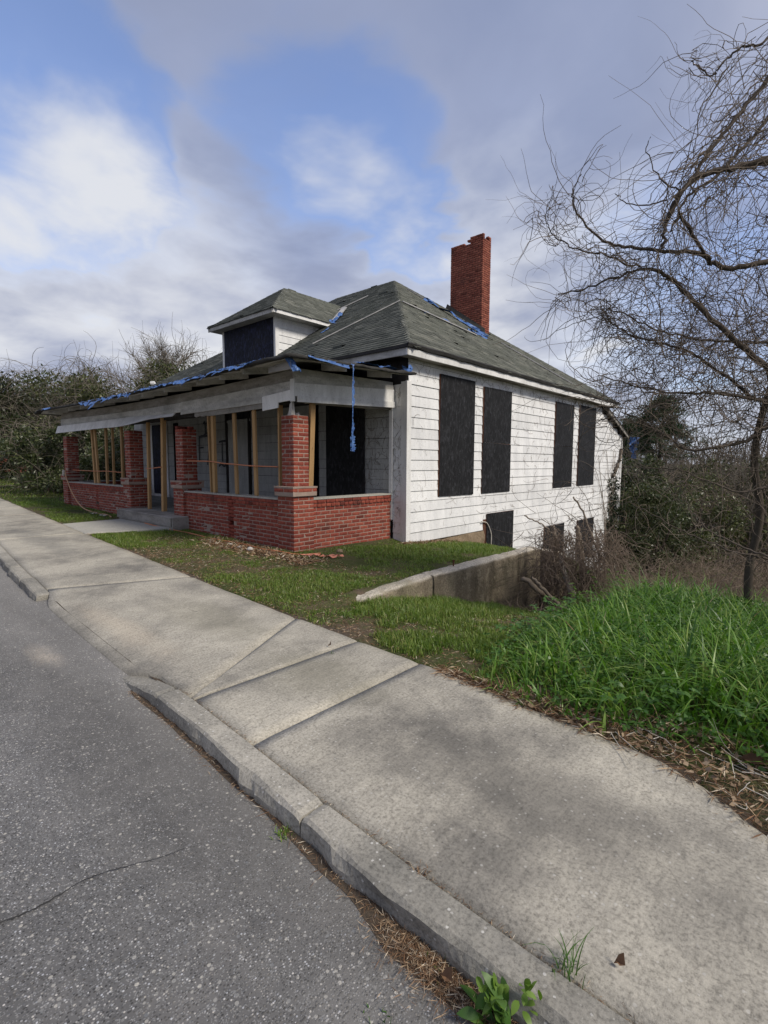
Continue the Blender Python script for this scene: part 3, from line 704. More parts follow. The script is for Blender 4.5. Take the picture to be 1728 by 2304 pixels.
def brick_object(b, mat, parent):
    cx, cy, cz, sx, sy, sz = b; key = (round(sx, 2), round(sy, 2), mat, random.randrange(3))
    if key not in _bc:
        V, F = brick_arrays(sx, sy, BR, .0018); me = np_mesh('brick', V, F); me.materials.append(MATS[mat]); _bc[key] = me
    o = bpy.data.objects.new('brick', _bc[key]); o.location = (cx+random.uniform(-.0015, .0015), cy+random.uniform(-.0015, .0015), cz)
    o.rotation_euler = (random.uniform(-.006, .006), random.uniform(-.006, .006), random.uniform(-.006, .006)); return link(o, parent)
def brick_soup(bs, mat, parent, name='brick_courses'):
    s_ = Soup()
    for (cx, cy, cz, sx, sy, sz) in bs:
        V, F = brick_arrays(sx, sy, sz, .0022); s_.add(V+np.array([cx+random.uniform(-.002, .002), cy+random.uniform(-.002, .002), cz+random.uniform(-.001, .001)]), F)
    return tag(s_.build(name, mat, parent), kind='stuff')
def course_x(x0, x1, y0, y1, z, off, L=.205, skip=None):
    out = []; u = x0-off
    while u < x1:
        a, b_ = max(u, x0), min(u+L, x1)
        if b_-a > .03 and not (skip and skip((a+b_)/2, z)): out.append(((a+b_)/2, (y0+y1)/2, z+BR/2, b_-a, y1-y0, BR))
        u += L+JT
    return out
def course_y(x0, x1, y0, y1, z, off, L=.205):
    return [(b_[1], b_[0], b_[2], b_[4], b_[3], b_[5]) for b_ in course_x(y0, y1, x0, x1, z, off, L)]
def ring_course(x0, x1, y0, y1, z, k, D=.098):
    """one course of a square pier: bricks laid round the four faces, alternating"""
    out = []
    if (x1-x0) < .36:                                         # pinwheel of four
        L = (x1-x0)-D-JT
        if k % 2: segs = [(x0, x0+L, y0, y0+D), (x1-D, x1, y0, y0+L), (x0+D+JT, x1, y1-D, y1), (x0, x0+D, y0+D+JT, y1)]
        else: segs = [(x0+D+JT, x1, y0, y0+D), (x1-D, x1, y0+D+JT, y1), (x0, x0+L, y1-D, y1), (x0, x0+D, y0, y0+L)]
        if k % 2: segs[1] = (x1-D, x1, y0, y0+L)
        if k % 2: segs[0] = (x0, x1-D-JT, y0, y0+D)
        for (a, b_, c_, d) in segs: out.append(((a+b_)/2, (c_+d)/2, z+BR/2, b_-a, d-c_, BR))
        return out
    hx = (x1-x0-JT)/2; hy = (y1-y0-JT)/2
    if k % 2:
        for yy in (y0, y1-D):
            for xx in (x0, x0+hx+JT): out.append((xx+hx/2, yy+D/2, z+BR/2, hx, D, BR))
        for xx in (x0, x1-D): out.append((xx+D/2, (y0+y1)/2, z+BR/2, D, y1-y0-2*D-2*JT, BR))
    else:
        for xx in (x0, x1-D):
            for yy in (y0, y0+hy+JT): out.append((xx+D/2, yy+hy/2, z+BR/2, D, hy, BR))
        for yy in (y0, y1-D): out.append(((x0+x1)/2, yy+D/2, z+BR/2, x1-x0-2*D-2*JT, D, BR))
    return out
ZB = -.06
def porch_column(px, single, zbase=ZB, broken=False, lean=0.):
    cx, cy = px-.16, .16; bs = []; k = 0; core_ = MB(); e = .0022
    z = zbase+PITCH_B*int((ZB-zbase)/PITCH_B)
    while z < 1.05:
        hw = .255 if z > .955 else .215
        bs += ring_course(cx-hw, cx+hw, cy-hw, cy+hw, z, k); z += PITCH_B; k += 1
    zt = z
    core_.box(cx-.215+e, cx+.215-e, cy-.215+e, cy+.215-e, zbase-.25, zt-.04); core_.box(cx-.255+e, cx+.255-e, cy-.255+e, cy+.255-e, zt-2*PITCH_B+.004, zt-.003)
    core_.box(cx-.262, cx+.262, cy-.262, cy+.262, zt-.004, zt+.022)
    z = zt+.024; n = 0
    while z < 2.245:
        c_ = ring_course(cx-.16, cx+.16, cy-.16, cy+.16, z, k)
        if broken and z > 2.12: c_ = [q for q in c_ if q[0]-cx < .02+(.02 if z < 2.2 else -.05)]
        bs += c_; z += PITCH_B; k += 1
    core_.box(cx-.16+e, cx+.16-e, cy-.16+e, cy+.16-e, zt, z-.006-(.14 if broken else 0))
    col_ = core_.build('porch_column', 'mortar', house)
    if single:
        for q in bs: brick_object(q, 'porch_brick', col_)
    else: brick_soup(bs, 'porch_brick', col_)
    return z
PX = [0., -3.757, -6.464, -11.132]
ztop = porch_column(PX[0], True)
porch_column(PX[1], False, broken=True); porch_column(PX[2], False); porch_column(PX[3], False)
# crumbled mortar and a splintered post stub on the corner column
m_ = MB()
for k in range(10):
    a = random.uniform(0, 6.28); r_ = random.uniform(.02, .12); x, y = -.16+r_*math.cos(a), .16+r_*math.sin(a); s_ = random.uniform(.02, .04)
    m_.quadbox([(x-s_, y-s_, ztop-.01), (x+s_, y-s_*.7, ztop-.01), (x+s_*.8, y+s_, ztop-.01), (x-s_, y+s_*.9, ztop-.01), (x-s_*.4, y-s_*.5, ztop+s_*1.3), (x+s_*.5, y-s_*.3, ztop+s_*1.5), (x+s_*.4, y+s_*.4, ztop+s_), (x-s_*.3, y+s_*.5, ztop+s_*1.2)])
m_.quadbox([(-.13, .0, ztop-.01), (-.05, .0, ztop-.01), (-.05, .08, ztop-.01), (-.13, .08, ztop-.01), (-.10, .01, ztop+.17), (-.05, .02, ztop+.22), (-.06, .07, ztop+.2), (-.11, .07, ztop+.12)])
m_.build('crumbled_mortar', 'pale_stone', house)
def porch_wall(kind, a, b_, single, vent=None):
    bs = []; T0, T1 = .0, .20; core_ = MB(); e = .0025; z = ZB-.14 if kind == 'y' else ZB; k = 0
    z = ZB-2*PITCH_B
    while z < .80:
        top = z > .685; p = .022 if top else 0.; hd = .70 < z < .765
        L = .098 if (top and not (z > .752)) else .205
        off = (.0 if k % 2 else .108)
        sk = (lambda x, zz: vent and abs(x-vent[0]) < .08 and abs(zz-vent[1]) < .06)
        if kind == 'x': bs += course_x(a, b_, T0-p, T1+p, z, off, L, sk)
        elif kind == 'y': bs += course_y(-T1-p, -T0+p, a, b_, z, off, L)
        else: bs += course_y(-11.40-p, -11.2+p, a, b_, z, off, L)
        z += PITCH_B; k += 1
    if kind == 'x':
        core_.box(a, b_, T0+e, T1-e, -.4, z-.01) if not vent else (core_.box(a, vent[0]-.1, T0+e, T1-e, -.4, z-.01), core_.box(vent[0]+.1, b_, T0+e, T1-e, -.4, z-.01), core_.box(vent[0]-.1, vent[0]+.1, T0+.12, T1-e, -.4, z-.01))
        cap = MB().box(a, b_, T0-.03, T1+.03, z-.006, z+.02)
    elif kind == 'y': core_.box(-T1+e, -T0-e, a, b_, -.4, z-.01); cap = MB().box(-T1-.03, -T0+.03, a, b_, z-.006, z+.02)
    else: core_.box(-11.4+e, -11.2-e, a, b_, -.4, z-.01); cap = MB().box(-11.43, -11.17, a, b_, z-.006, z+.02)
    w = core_.build('porch_wall', 'mortar', house)
    cap.build('wall_coping', 'path_concrete', house)
    if single:
        for q in bs: brick_object(q, 'porch_brick', w)
    else: brick_soup(bs, 'porch_brick', w)
porch_wall('y', .376, 2.44, True)
porch_wall('x', PX[1]+.056, -.376, False, (-1.94, .29)); porch_wall('x', PX[3]+.056, PX[2]-.376, False, (-8.81, .31)); porch_wall('l', .376, 2.49, False)
# --- porch floor, ceiling, step
MB().box(-11.3, -.06, .10, 2.49, .10, .33).build('porch_floor', 'porch_floor', house)
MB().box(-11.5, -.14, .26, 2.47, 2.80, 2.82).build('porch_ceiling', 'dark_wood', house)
st = MB().quadbox([(-6.40, -.36, .05), (-3.60, -.36, .02), (-3.60, .1, .02), (-6.40, .1, .05), (-6.40, -.36, .335), (-3.60, -.36, .315), (-3.60, .1, .325), (-6.40, .1, .335)])
st.build('porch_step', 'weathered_wood', house, bevel=.012)
MB().box(-6.42, -3.62, -.39, -.365, .13, .30).build('step_riser', 'weathered_wood', house)
# --- porch beam and its sagging boards
def sag(x): return -.075*math.sin(math.pi*min(max((x+11.6)/11.6, 0), 1))
def strip(name, mat, x0, x1, y, t, zb, zt_, n=24, parent=None, out=None):
    """a long board on the porch front; zb, zt_ give its lower and upper edge"""
    m_ = MB(); V = []
    for k in range(n+1):
        x = x0+(x1-x0)*k/n; o_ = out(x) if out else (0., 0.)
        V += [(x, y-t+o_[0], zb(x)), (x, y+o_[0], zb(x)), (x, y+o_[1], zt_(x)), (x, y-t+o_[1], zt_(x))]
    m_.v = V
    for k in range(n):
        for q in range(4): a = 4*k+q; c_ = 4*k+(q+1) % 4; m_.f.append((a, c_, c_+4, a+4))
    m_.f += [(3, 2, 1, 0), (4*n, 4*n+1, 4*n+2, 4*n+3)]; m_.mi = [0]*len(m_.f)
    return m_.build(name, mat, parent or house)
strip('porch_beam', 'grey_trim', -11.62, -3.80, .06, .05, lambda x: 2.60+sag(x), lambda x: 2.79+sag(x))
strip('porch_beam', 'grey_trim', -3.79, .03, .06, .05, lambda x: 2.60+sag(x), lambda x: 2.80+sag(x))
strip('porch_beam', 'weathered_wood', -11.6, .02, .08, .05, lambda x: 2.74+sag(x), lambda x: 2.98+sag(x))
strip('beam_core', 'dark_wood', -11.6, -.02, .26, .17, lambda x: 2.46+sag(x)*.6, lambda x: 2.9+sag(x))
strip('frieze_board', 'grey_trim', -3.78, -.80, .02, .03, lambda x: 2.515+sag(x)*.9-.02*(x+.8)/3, lambda x: 2.615+sag(x))
strip('frieze_board', 'weathered_wood', -3.25, -.79, .05, .03, lambda x: 2.43+sag(x)*.9+(.035*random.random() if x < -2.7 else 0.), lambda x: 2.535+sag(x)*.9, 40)
m_ = MB().prism([(-.80, -.035, 2.36), (-.36, -.035, 2.385), (-.36, -.035, 2.47), (.045, -.035, 2.485), (.045, -.035, 2.655), (-.80, -.035, 2.60)], (0, .022, 0)); m_.build('frieze_board', 'white_trim', house)
drop = lambda x: .10*float(smoothstep(-6.9, -4.6, x))
strip('loose_fascia_board', 'white_trim', -11.72, -3.95, -.03, .02, lambda x: 2.36-.03*float(smoothstep(-8, -6, x))*float(smoothstep(-3.6, -5.5, x))+.085*float(smoothstep(-6.2, -3.95, x)), lambda x: 2.585-.05*float(smoothstep(-6., -3.95, x))+sag(x)*.3, 40, out=lambda x: (-.07-.20*float(smoothstep(-7.4, -5.6, x))*float(smoothstep(-3.9, -4.9, x)), -.0))
# beam on the open side of the porch: three lapped boards that climb towards the house
def sideboard(name, mat, x, t, y0, y1, za0, zb0, za1, zb1):
    return MB().quadbox([(x-t, y0, za0), (x, y0, za0), (x, y1, za1), (x-t, y1, za1), (x-t, y0, zb0), (x, y0, zb0), (x, y1, zb1), (x-t, y1, zb1)]).build(name, mat, house)
sideboard('porch_beam', 'grey_trim', .030, .03, -.0, 2.46, 2.86, 3.00, 2.98, 3.06)
sideboard('porch_beam', 'grey_trim', .045, .03, -.0, 2.46, 2.745, 2.885, 2.90, 3.0)
sideboard('porch_beam', 'white_trim', .068, .03, -.02, 2.455, 2.545, 2.755, 2.665, 2.91)
sideboard('frieze_board', 'white_trim', .092, .03, .03, 2.45, 2.455, 2.555, 2.56, 2.675)
sideboard('beam_core', 'weathered_wood', .0, .14, .28, 2.46, 2.47, 2.95, 2.52, 3.02)
MB().box(-.02, .082, -.04, -.018, 2.46, 2.82).build('corner_board', 'white_trim', house)
# --- porch roof
def porch_roof_z(x, y):
    f = 3.0+.19*(y+.6)+sag(x)*.9*max(0, 1-(y+.6)/2.6); r_ = 3.0+.19*(.72-x)+.035*(y+.6); l_ = 2.93+.2*(x+11.75)
    return min(f, r_, l_)
xs = np.linspace(-11.75, .72, 130); ys = np.linspace(-.62, 2.25, 26)
def sheet(name, mat, dz, thick, ragged, parent=None, x1=.72, yb=2.25):
    V = []; F = []; n1, n2 = len(xs), len(ys)
    for lay in (0, 1):
        for x in xs:
            for y in ys:
                ex = 1 if y == ys[0] else 0; rx = 1 if x == xs[-1] else 0
                yy = y-ragged*ex*(random.random()-.2); xx = x+ragged*rx*(random.random()-.2)
                if rx and y > 1.9: xx += .05
                V.append((xx, yy, porch_roof_z(x, y)+dz-lay*thick+(random.uniform(-.012, .012) if (ex or rx) else random.uniform(-.003, .003))))
    for lay in (0, 1):
        for a in range(n1-1):
            for b_ in range(n2-1):
                p = lay*n1*n2+a*n2+b_; q = (p, p+n2, p+n2+1, p+1); F.append(q if lay == 0 else q[::-1])
    N_ = n1*n2
    for a in range(n1-1): p = a*n2; F.append((p, N_+p, N_+p+n2, p+n2)); p = a*n2+n2-1; F.append((p, p+n2, N_+p+n2, N_+p))
    for b_ in range(n2-1): p = b_; F.append((p, p+1, N_+p+1, N_+p)); p = (n1-1)*n2+b_; F.append((p, N_+p, N_+p+1, p+1))
    return np_obj(name, V, F, mat, parent or house)
proof = sheet('porch_roof', 'tar_edge', .035, .05, .05)
xs = np.linspace(-11.62, .60, 60); ys = np.linspace(-.50, 2.2, 12)
sheet('roof_sheathing', 'grey_trim', -.0005, .022, .01)
tails = [-.62, -1.36, -2.15, -2.72, -3.42, -4.5, -5.15, -5.95, -6.6, -7.4, -8.2, -9.2, -10.4, -11.0]
for k, x in enumerate(tails):
    zf = porch_roof_z(x, -.5)-.024; zb_ = porch_roof_z(x, .1)-.024; d = .085 if k % 5 != 3 else .06; y0 = -.50-random.uniform(-.02, .02)
    MB().quadbox([(x-.022, y0, zf-d), (x+.022, y0, zf-d), (x+.022, .06, zb_-d-.03), (x-.022, .06, zb_-d-.03), (x-.022, y0, zf), (x+.022, y0, zf), (x+.022, .06, zb_), (x-.022, .06, zb_)]).build('rafter_tail', 'grey_trim', house)
for y in (.62, 1.75):
    zf = porch_roof_z(.6, y)-.024; zb_ = porch_roof_z(.04, y)-.024
    MB().quadbox([(.02, y-.022, zb_-.11), (.60, y-.022, zf-.085), (.60, y+.022, zf-.085), (.02, y+.022, zb_-.11), (.02, y-.022, zb_), (.60, y-.022, zf), (.60, y+.022, zf), (.02, y+.022, zb_)]).build('rafter_tail', 'grey_trim', house)
MB().quadbox([(-.03, -.45, 2.86), (.62, -.52, 2.84), (.60, -.48, 2.84), (-.06, -.41, 2.86), (-.03, -.45, 2.95), (.62, -.52, 2.97), (.60, -.48, 2.97), (-.06, -.41, 2.95)]).build('rafter_tail', 'weathered_wood', house)

# --- main roof
FR, RR, AP, AL, FL, RL = [np.array(p) for p in ((.65, 2.2, 3.66), (.65, 14.3, 3.66), (-4.96, 8.3, 7.63), (-7.8, 8.3, 7.63), (-12.5, 2.2, 3.66), (-12.5, 14.3, 3.66))]
m_ = MB()
for loop in ([FL, FR, AP, AL], [FR, RR, AP], [RR, RL, AL, AP], [RL, FL, AL], [FL, RL, RR, FR]): m_.face([p-np.array([0, 0, .02]) for p in loop])
roof = m_.build('roof', 'tar_edge', house)
def shingles(poly, eave0, eave1, parent, expo=.145, lift=.016, seed=1, wave=.02):
    """overlapping tabs laid in courses over a convex sloping polygon"""
    rg = np.random.default_rng(seed); O = np.array(eave0, float); u = np.array(eave1, float)-O; Lu = np.linalg.norm(u); u /= Lu
    P = np.array(poly, float); c0 = P.mean(0)-O; v = c0-u*np.dot(c0, u); v /= np.linalg.norm(v); n = np.cross(u, v)
    if n[2] < 0: n = -n
    Q = np.stack([(P-O)@u, (P-O)@v], -1); vmax = Q[:, 1].max(); V = []; F = []; row = 0; t = -.03
    while t < vmax:
        def span(tc):
            tc = min(max(tc, .001), vmax-.001); xs_ = []
            for k in range(len(Q)):
                a, b_ = Q[k], Q[(k+1) % len(Q)]
                if (a[1]-tc)*(b_[1]-tc) < 0: xs_.append(a[0]+(b_[0]-a[0])*(tc-a[1])/(b_[1]-a[1]))
            return (min(xs_), max(xs_)) if len(xs_) >= 2 else (0., 0.)
        top = min(t+expo*1.25, vmax); x0, x1 = span(t); y0, y1 = span(top); x = min(x0, y0)-rg.random()*.3; hi = max(x1, y1)
        while x < hi:
            w = rg.choice([.30, .30, .24, .17, .33])*rg.uniform(.9, 1.1); a, b_ = x, x+w-.005; x += w
            a0, b0, a1, b1 = max(a, x0), min(b_, x1), max(a, y0), min(b_, y1)
            if b0-a0 < .0 and b1-a1 < .0: continue
            if b0 < a0: a0 = b0 = min(max(a, x0), x1)
            if b1 < a1: a1 = b1 = min(max(a, y0), y1)
            wv = wave*(fbm((a+O[0])*1.3, row*.7, 1.)-.5); dl = rg.normal(0, .004); lf = lift*(3. if rg.random() < .012 else rg.uniform(.7, 1.35))
            pts = [(a0, t+wv+dl, lf), (b0, t+wv+dl+rg.normal(0, .002), lf*rg.uniform(.8, 1.2)), (b1, top, .002), (a1, top, .002)]
            base = len(V); V += [O+u*p[0]+v*p[1]+n*p[2] for p in pts]+[O+u*p[0]+v*p[1]+n*(-.004) for p in pts[:2]]
            F += [(base, base+1, base+2, base+3), (base+4, base+5, base+1, base)]
        t += expo; row += 1
    return tag(np_obj('shingle_courses', V, F, 'shingle', parent), kind='stuff')
shingles([FL, FR, AP, AL], FL, FR, roof, seed=2); shingles([FR, RR, AP], FR, RR, roof, seed=3)
shingles([RL, FL, AL], RL, FL, roof, expo=.3, seed=4)
def ridge_caps(A, B, n1, n2, parent, w=.15, step=.20):
    """folded cap shingles along a hip or ridge from A up to B"""
    A = np.array(A, float); B = np.array(B, float); d = B-A; L_ = np.linalg.norm(d); d /= L_; V = []; F = []
    side = []
    for n_ in (n1, n2):
        n_ = np.array(n_, float); n_ /= np.linalg.norm(n_); s_ = np.cross(n_, d); s_ /= np.linalg.norm(s_); s_ = -s_ if s_[2] > 0 else s_; side.append((s_, n_))
    up = side[0][1]+side[1][1]; up /= np.linalg.norm(up); mid = (side[0][0]-side[1][0])
    k = 0.
    while k < L_-.05:
        e = min(k+step*1.3, L_); lf = .012+.006*random.random(); b0 = len(V); j = random.uniform(-.01, .01)
        for (q, h_) in ((k, lf), (e, .004)):
            c_ = A+d*q+up*h_
            s1, s2 = side[0][0], side[1][0]
            V += [c_+s1*(w+j)-up*(.012 if h_ > .008 else .008), c_+up*.006, c_+s2*(w+j)-up*(.012 if h_ > .008 else .008)]
        F += [(b0, b0+1, b0+4, b0+3), (b0+1, b0+2, b0+5, b0+4)]; k += step
    return tag(np_obj('ridge_caps', V, F, 'shingle', parent), kind='stuff')
def nrm(a, b_, c_): q = np.cross(np.array(b_)-a, np.array(c_)-a); return q if q[2] > 0 else -q
nF, nR, nB, nL = nrm(FL, FR, AP), nrm(FR, RR, AP), nrm(RR, RL, AL), nrm(RL, FL, AL)
ridge_caps(FR, AP, nF, nR, roof); ridge_caps(RR, AP, nR, nB, roof); ridge_caps(AL, AP, nF, nB, roof); ridge_caps(FL, AL, nF, nL, roof)
# eaves: fascia, soffit, worn drip edge
def wob(y, s_=1): return .012*(float(fbm(y*1.3, s_*5., 1.))-.5)*2
ysg = [2.16, 4.6, 7.0, 9.9, 12.3, 14.28]
for k in range(5):
    a, b_ = ysg[k], ysg[k+1]-.006; za, zb_ = 3.60+wob(a), 3.60+wob(b_)
    MB().quadbox([(.60, a, za-.125), (.632, a, za-.125), (.632, b_, zb_-.125), (.60, b_, zb_-.125), (.60, a, za), (.632, a, za), (.632, b_, zb_), (.60, b_, zb_)]).build('fascia_board', 'white_trim', house)
MB().box(WX-.01, .60, 2.2, 14.25, 3.492, 3.508).build('soffit', 'weathered_wood', house)
m_ = MB(); n = 60; V = []
for k in range(n+1):
    y = 2.12+(14.36-2.12)*k/n; r_ = random.uniform(-.018, .02); o_ = random.uniform(-.012, .02)
    V += [(.60, y, 3.603), (.665+o_, y, 3.612+r_*.6), (.69+o_, y, 3.668+r_*.3), (.55, y, 3.738)]
m_.v = V
for k in range(n):
    for q in range(3): m_.f.append((4*k+q, 4*k+4+q, 4*k+5+q, 4*k+1+q)[::-1])
m_.mi = [0]*len(m_.f); m_.build('drip_edge', 'tar_edge', house)
for (a, b_) in ((-12.45, -8.2), (-8.19, -3.9), (-3.89, .64)):
    MB().box(a, b_, 2.165, 2.198, 3.47, 3.60).build('fascia_board', 'grey_trim', house)
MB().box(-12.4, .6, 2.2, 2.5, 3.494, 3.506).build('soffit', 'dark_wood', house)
MB().box(-12.45, .66, 2.13, 2.22, 3.60, 3.665).build('drip_edge', 'tar_edge', house)
# rear lean-to roof that slopes away behind the main eave
MB().prism([(WX+.16, 13.55, 3.38), (WX+.16, 16.05, 2.53), (WX+.16, 16.05, 2.60), (WX+.16, 13.55, 3.47)], (-12., 0, 0)).build('lean_to_roof', 'tar_edge', house)
MB().prism([(WX+.17, 13.6, 3.29), (WX+.17, 16.0, 2.47), (WX+.17, 16.0, 2.535), (WX+.17, 13.6, 3.375)], (-.03, 0, 0)).build('rake_board', 'weathered_wood', house)
# roof battens that once held the tarpaulin
for (A, B) in (((-2.24, 5.37, 5.76), (-3.51, 3.42, 4.49)), ((-2.22, 5.44, 5.745), (-1.50, 8.0, 5.235)), ((-1.66, 9.76, 5.345), (.22, 11.0, 4.01)), ((-4.95, 7.0, 6.83), (-6.3, 5.6, 5.90)), ((-4.3, 8.2, 7.2), (-3.5, 8.6, 6.64))):
    MB().bar(A, B, .05, .025).build('batten', 'pale_batten', house)

# --- dormer
DX0, DX1, DY = -7.35, -4.78, 3.22
roof_front_z = lambda y: 3.66+(y-2.2)*(7.63-3.66)/6.1
m_ = MB().prism([(DX0, DY, 4.1), (DX0, DY, 5.44), (DX0, 5.2, 5.44), (DX0, 3.0, 4.1)][:1]+[(DX0, DY, 5.44), (DX0, 5.1, 5.44), (DX0, 5.1, 5.3)], (DX1-DX0, 0, 0))
dormer = m_.build('dormer', 'dark_wood', house)
z = 4.14
while z < 5.40:
    ye = min(5.0, 2.2+(z+.1-3.66)/((7.63-3.66)/6.1)); h_ = min(.213, 5.42-z)
    if ye > DY+.12: clap(dormer, 'white_siding', (DX1, DY+.09), (DX1, ye+.25), z, h_, (1, 0, 0))
    z += .19
MB().box(DX1-.05, DX1+.03, DY-.03, DY+.09, 4.15, 5.42).build('corner_board', 'white_trim', dormer)
MB().box(DX0-.03, DX0+.07, DY-.03, DY+.03, 4.15, 5.42).build('corner_board', 'white_trim', dormer)
MB().box(DX0+.072, DX1-.052, DY-.028, DY-.012, 4.15, 5.36).build('window_board', 'blue_board', dormer)
ex0, ex1, ey, ez = -7.66, -4.42, 2.87, 5.46
dA = np.array((-6.04, 4.48, 6.66)); dB = np.array((-6.04, 6.85, 6.66)); e0 = np.array((ex0, ey, ez)); e1 = np.array((ex1, ey, ez)); e2 = np.array((ex1, 5.05, ez)); e3 = np.array((ex0, 5.05, ez))
m_ = MB()
for lp in ([e0, e1, dA], [e1, e2, dB, dA], [e3, e0, dA, dB], [e0, e3, e2, e1]): m_.face([p-np.array([0, 0, .015]) for p in lp])
droof = m_.build('dormer_roof', 'tar_edge', house)
shingles([e0, e1, dA], e0, e1, droof, seed=6); shingles([e1, e2, dB, dA], e1, e2, droof, seed=7); shingles([e3, e0, dA, dB], e3, e0, droof, expo=.3, seed=8)
n0, n1_, n2_ = nrm(e0, e1, dA), nrm(e1, e2, dA), nrm(e3, e0, dA)
ridge_caps(e1, dA, n0, n1_, droof); ridge_caps(e0, dA, n0, n2_, droof); ridge_caps(dA, dB, n1_, n2_, droof)
m_ = MB().box(ex0+.03, ex1-.03, ey+.005, ey+.03, ez-.125, ez-.02); m_.build('fascia_board', 'grey_trim', dormer)
MB().box(ex1-.03, ex1-.005, ey+.03, 5.0, ez-.115, ez-.02).build('fascia_board', 'white_trim', dormer)
MB().box(ex0+.04, ex1-.031, ey+.031, 4.9, ez-.11, ez-.095).build('soffit', 'grey_trim', dormer)
# --- chimney
cx0, cx1, cy0, cy1 = -3.66, -2.40, 9.75, 10.25
bs = []; z = 5.4; k = 0
while z < 8.93:
    def keep(b_):
        x = b_[0]
        if z > 8.86 and not (-2.99 < x): return False
        if z > 8.79 and not (-3.0 < x): return False
        if z > 8.72 and (-3.16 < x < -3.0): return False
        if z > 8.79 and x > -2.5 and 9.85 < b_[1] < 10.1: return False
        return True
    off = 0. if k % 2 else .107
    c_ = course_x(cx0, cx1, cy0, cy0+.098, z, off)+course_x(cx0, cx1, cy1-.098, cy1, z, off)+course_y(cx0, cx0+.098, cy0+.11, cy1-.11, z, .05 if k % 2 else .0)+course_y(cx1-.098, cx1, cy0+.11, cy1-.11, z, .1 if k % 2 else .0)
    bs += [q for q in c_ if keep(q)]; z += PITCH_B; k += 1
m_ = MB(); e = .01
m_.box(cx0+e, cx1-e, cy0+e, cy0+.09, 5.3, 8.70); m_.box(cx0+e, cx1-e, cy1-.09, cy1-e, 5.3, 8.70); m_.box(cx0+e, cx0+.09, cy0+.09, cy1-.09, 5.3, 8.70); m_.box(cx1-.09, cx1-e, cy0+.09, cy1-.09, 5.3, 8.70)
m_.box(cx0+.09, cx1-.09, cy0+.09, cy1-.09, 5.3, 8.3)
chim = m_.build('chimney', 'chimney_mortar', house)
brick_soup(bs, 'chimney_brick', chim)
rz = lambda x: 3.66+.7077*(.65-x)
m_ = MB()
for k in range(8):
    x0_ = cx0-.12+k*.19; x1_ = x0_+.185; m_.quadbox([(x0_, cy0-.10, rz(x0_)+.004), (x1_, cy0-.10, rz(x1_)+.004), (x1_, cy0+.02, rz(x1_)), (x0_, cy0+.02, rz(x0_)), (x0_, cy0-.085, rz(x0_)+.03), (x1_, cy0-.085, rz(x1_)+.03), (x1_, cy0-.006, rz(x1_)+.17), (x0_, cy0-.006, rz(x0_)+.17)])
m_.build('chimney_flashing', 'tar_edge', house)

# ------------------------------------------------------------------ concrete retaining wall beside the house
def rough_block(name, y0, y1, x0, x1, zt0, zt1, zb, parent, ends=(0, 0), seed=0):
    """cast block with a worn, rounded top; runs along y"""
    n = max(4, int((y1-y0)/.05)); V = []; F = []; R_ = 13
    for k in range(n+1):
        t = k/n; y = y0+(y1-y0)*t; zt = zt0+(zt1-zt0)*t; rr = 1.
        if ends[0] and t < .12: rr = math.sqrt(max(0, 1-(1-t/.12)**2))*.9+.1
        d = (1-rr)*.16; f = lambda s_, a=.022: a*(float(fbm(y*6+s_*5, seed+s_*3., 1.))-.5)*2
        xm = (x0+x1)/2; hw = (x1-x0)/2*(.55+.45*rr); z = zt-d
        prof = [(xm-hw, zb), (xm-hw+f(.1), z-.3), (xm-hw+f(.2), z-.06), (xm-hw*.88, z-.018+f(.3)), (xm-hw*.6, z+f(.4)), (xm-hw*.25, z+.004+f(.5)), (xm, z+f(.55)), (xm+hw*.3, z+f(.6)), (xm+hw*.65, z-.004+f(.7)), (xm+hw*.92, z-.022+f(.8)), (xm+hw+f(.85, .016), z-.07), (xm+hw+f(.9, .03), z-.35), (xm+hw+f(.95, .02), zb)]
        V += [(p[0], y+f(p[0]*3, .006), p[1]) for p in prof]
    for k in range(n):
        for r_ in range(R_-1): F.append((k*R_+r_, k*R_+r_+1, (k+1)*R_+r_+1, (k+1)*R_+r_))
    me = bpy.data.meshes.new(name); me.from_pydata(V, [], F+[tuple(range(R_-1, -1, -1)), tuple(range(n*R_, n*R_+R_))])
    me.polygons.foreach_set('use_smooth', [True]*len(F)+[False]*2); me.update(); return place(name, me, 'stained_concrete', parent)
ret = empty('retaining_wall', (2.63, 1.2, -.5), 'low cracked concrete retaining wall with a worn rounded top beside the lawn', 'wall')
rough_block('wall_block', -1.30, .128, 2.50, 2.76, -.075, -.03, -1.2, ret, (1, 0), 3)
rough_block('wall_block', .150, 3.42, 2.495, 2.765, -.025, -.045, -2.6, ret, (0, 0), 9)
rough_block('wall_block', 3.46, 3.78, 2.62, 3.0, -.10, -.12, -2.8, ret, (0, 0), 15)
bo = MB().tube([(2.60, .85, -.06), (2.605, .85, .05)], .010, 8).tube([(2.605, .85, .045), (2.605, .85, .065)], .022, 6); tag(bo.build('anchor_bolt', 'rust'), 'short rusty bolt sticking up from the retaining wall top', 'bolt')

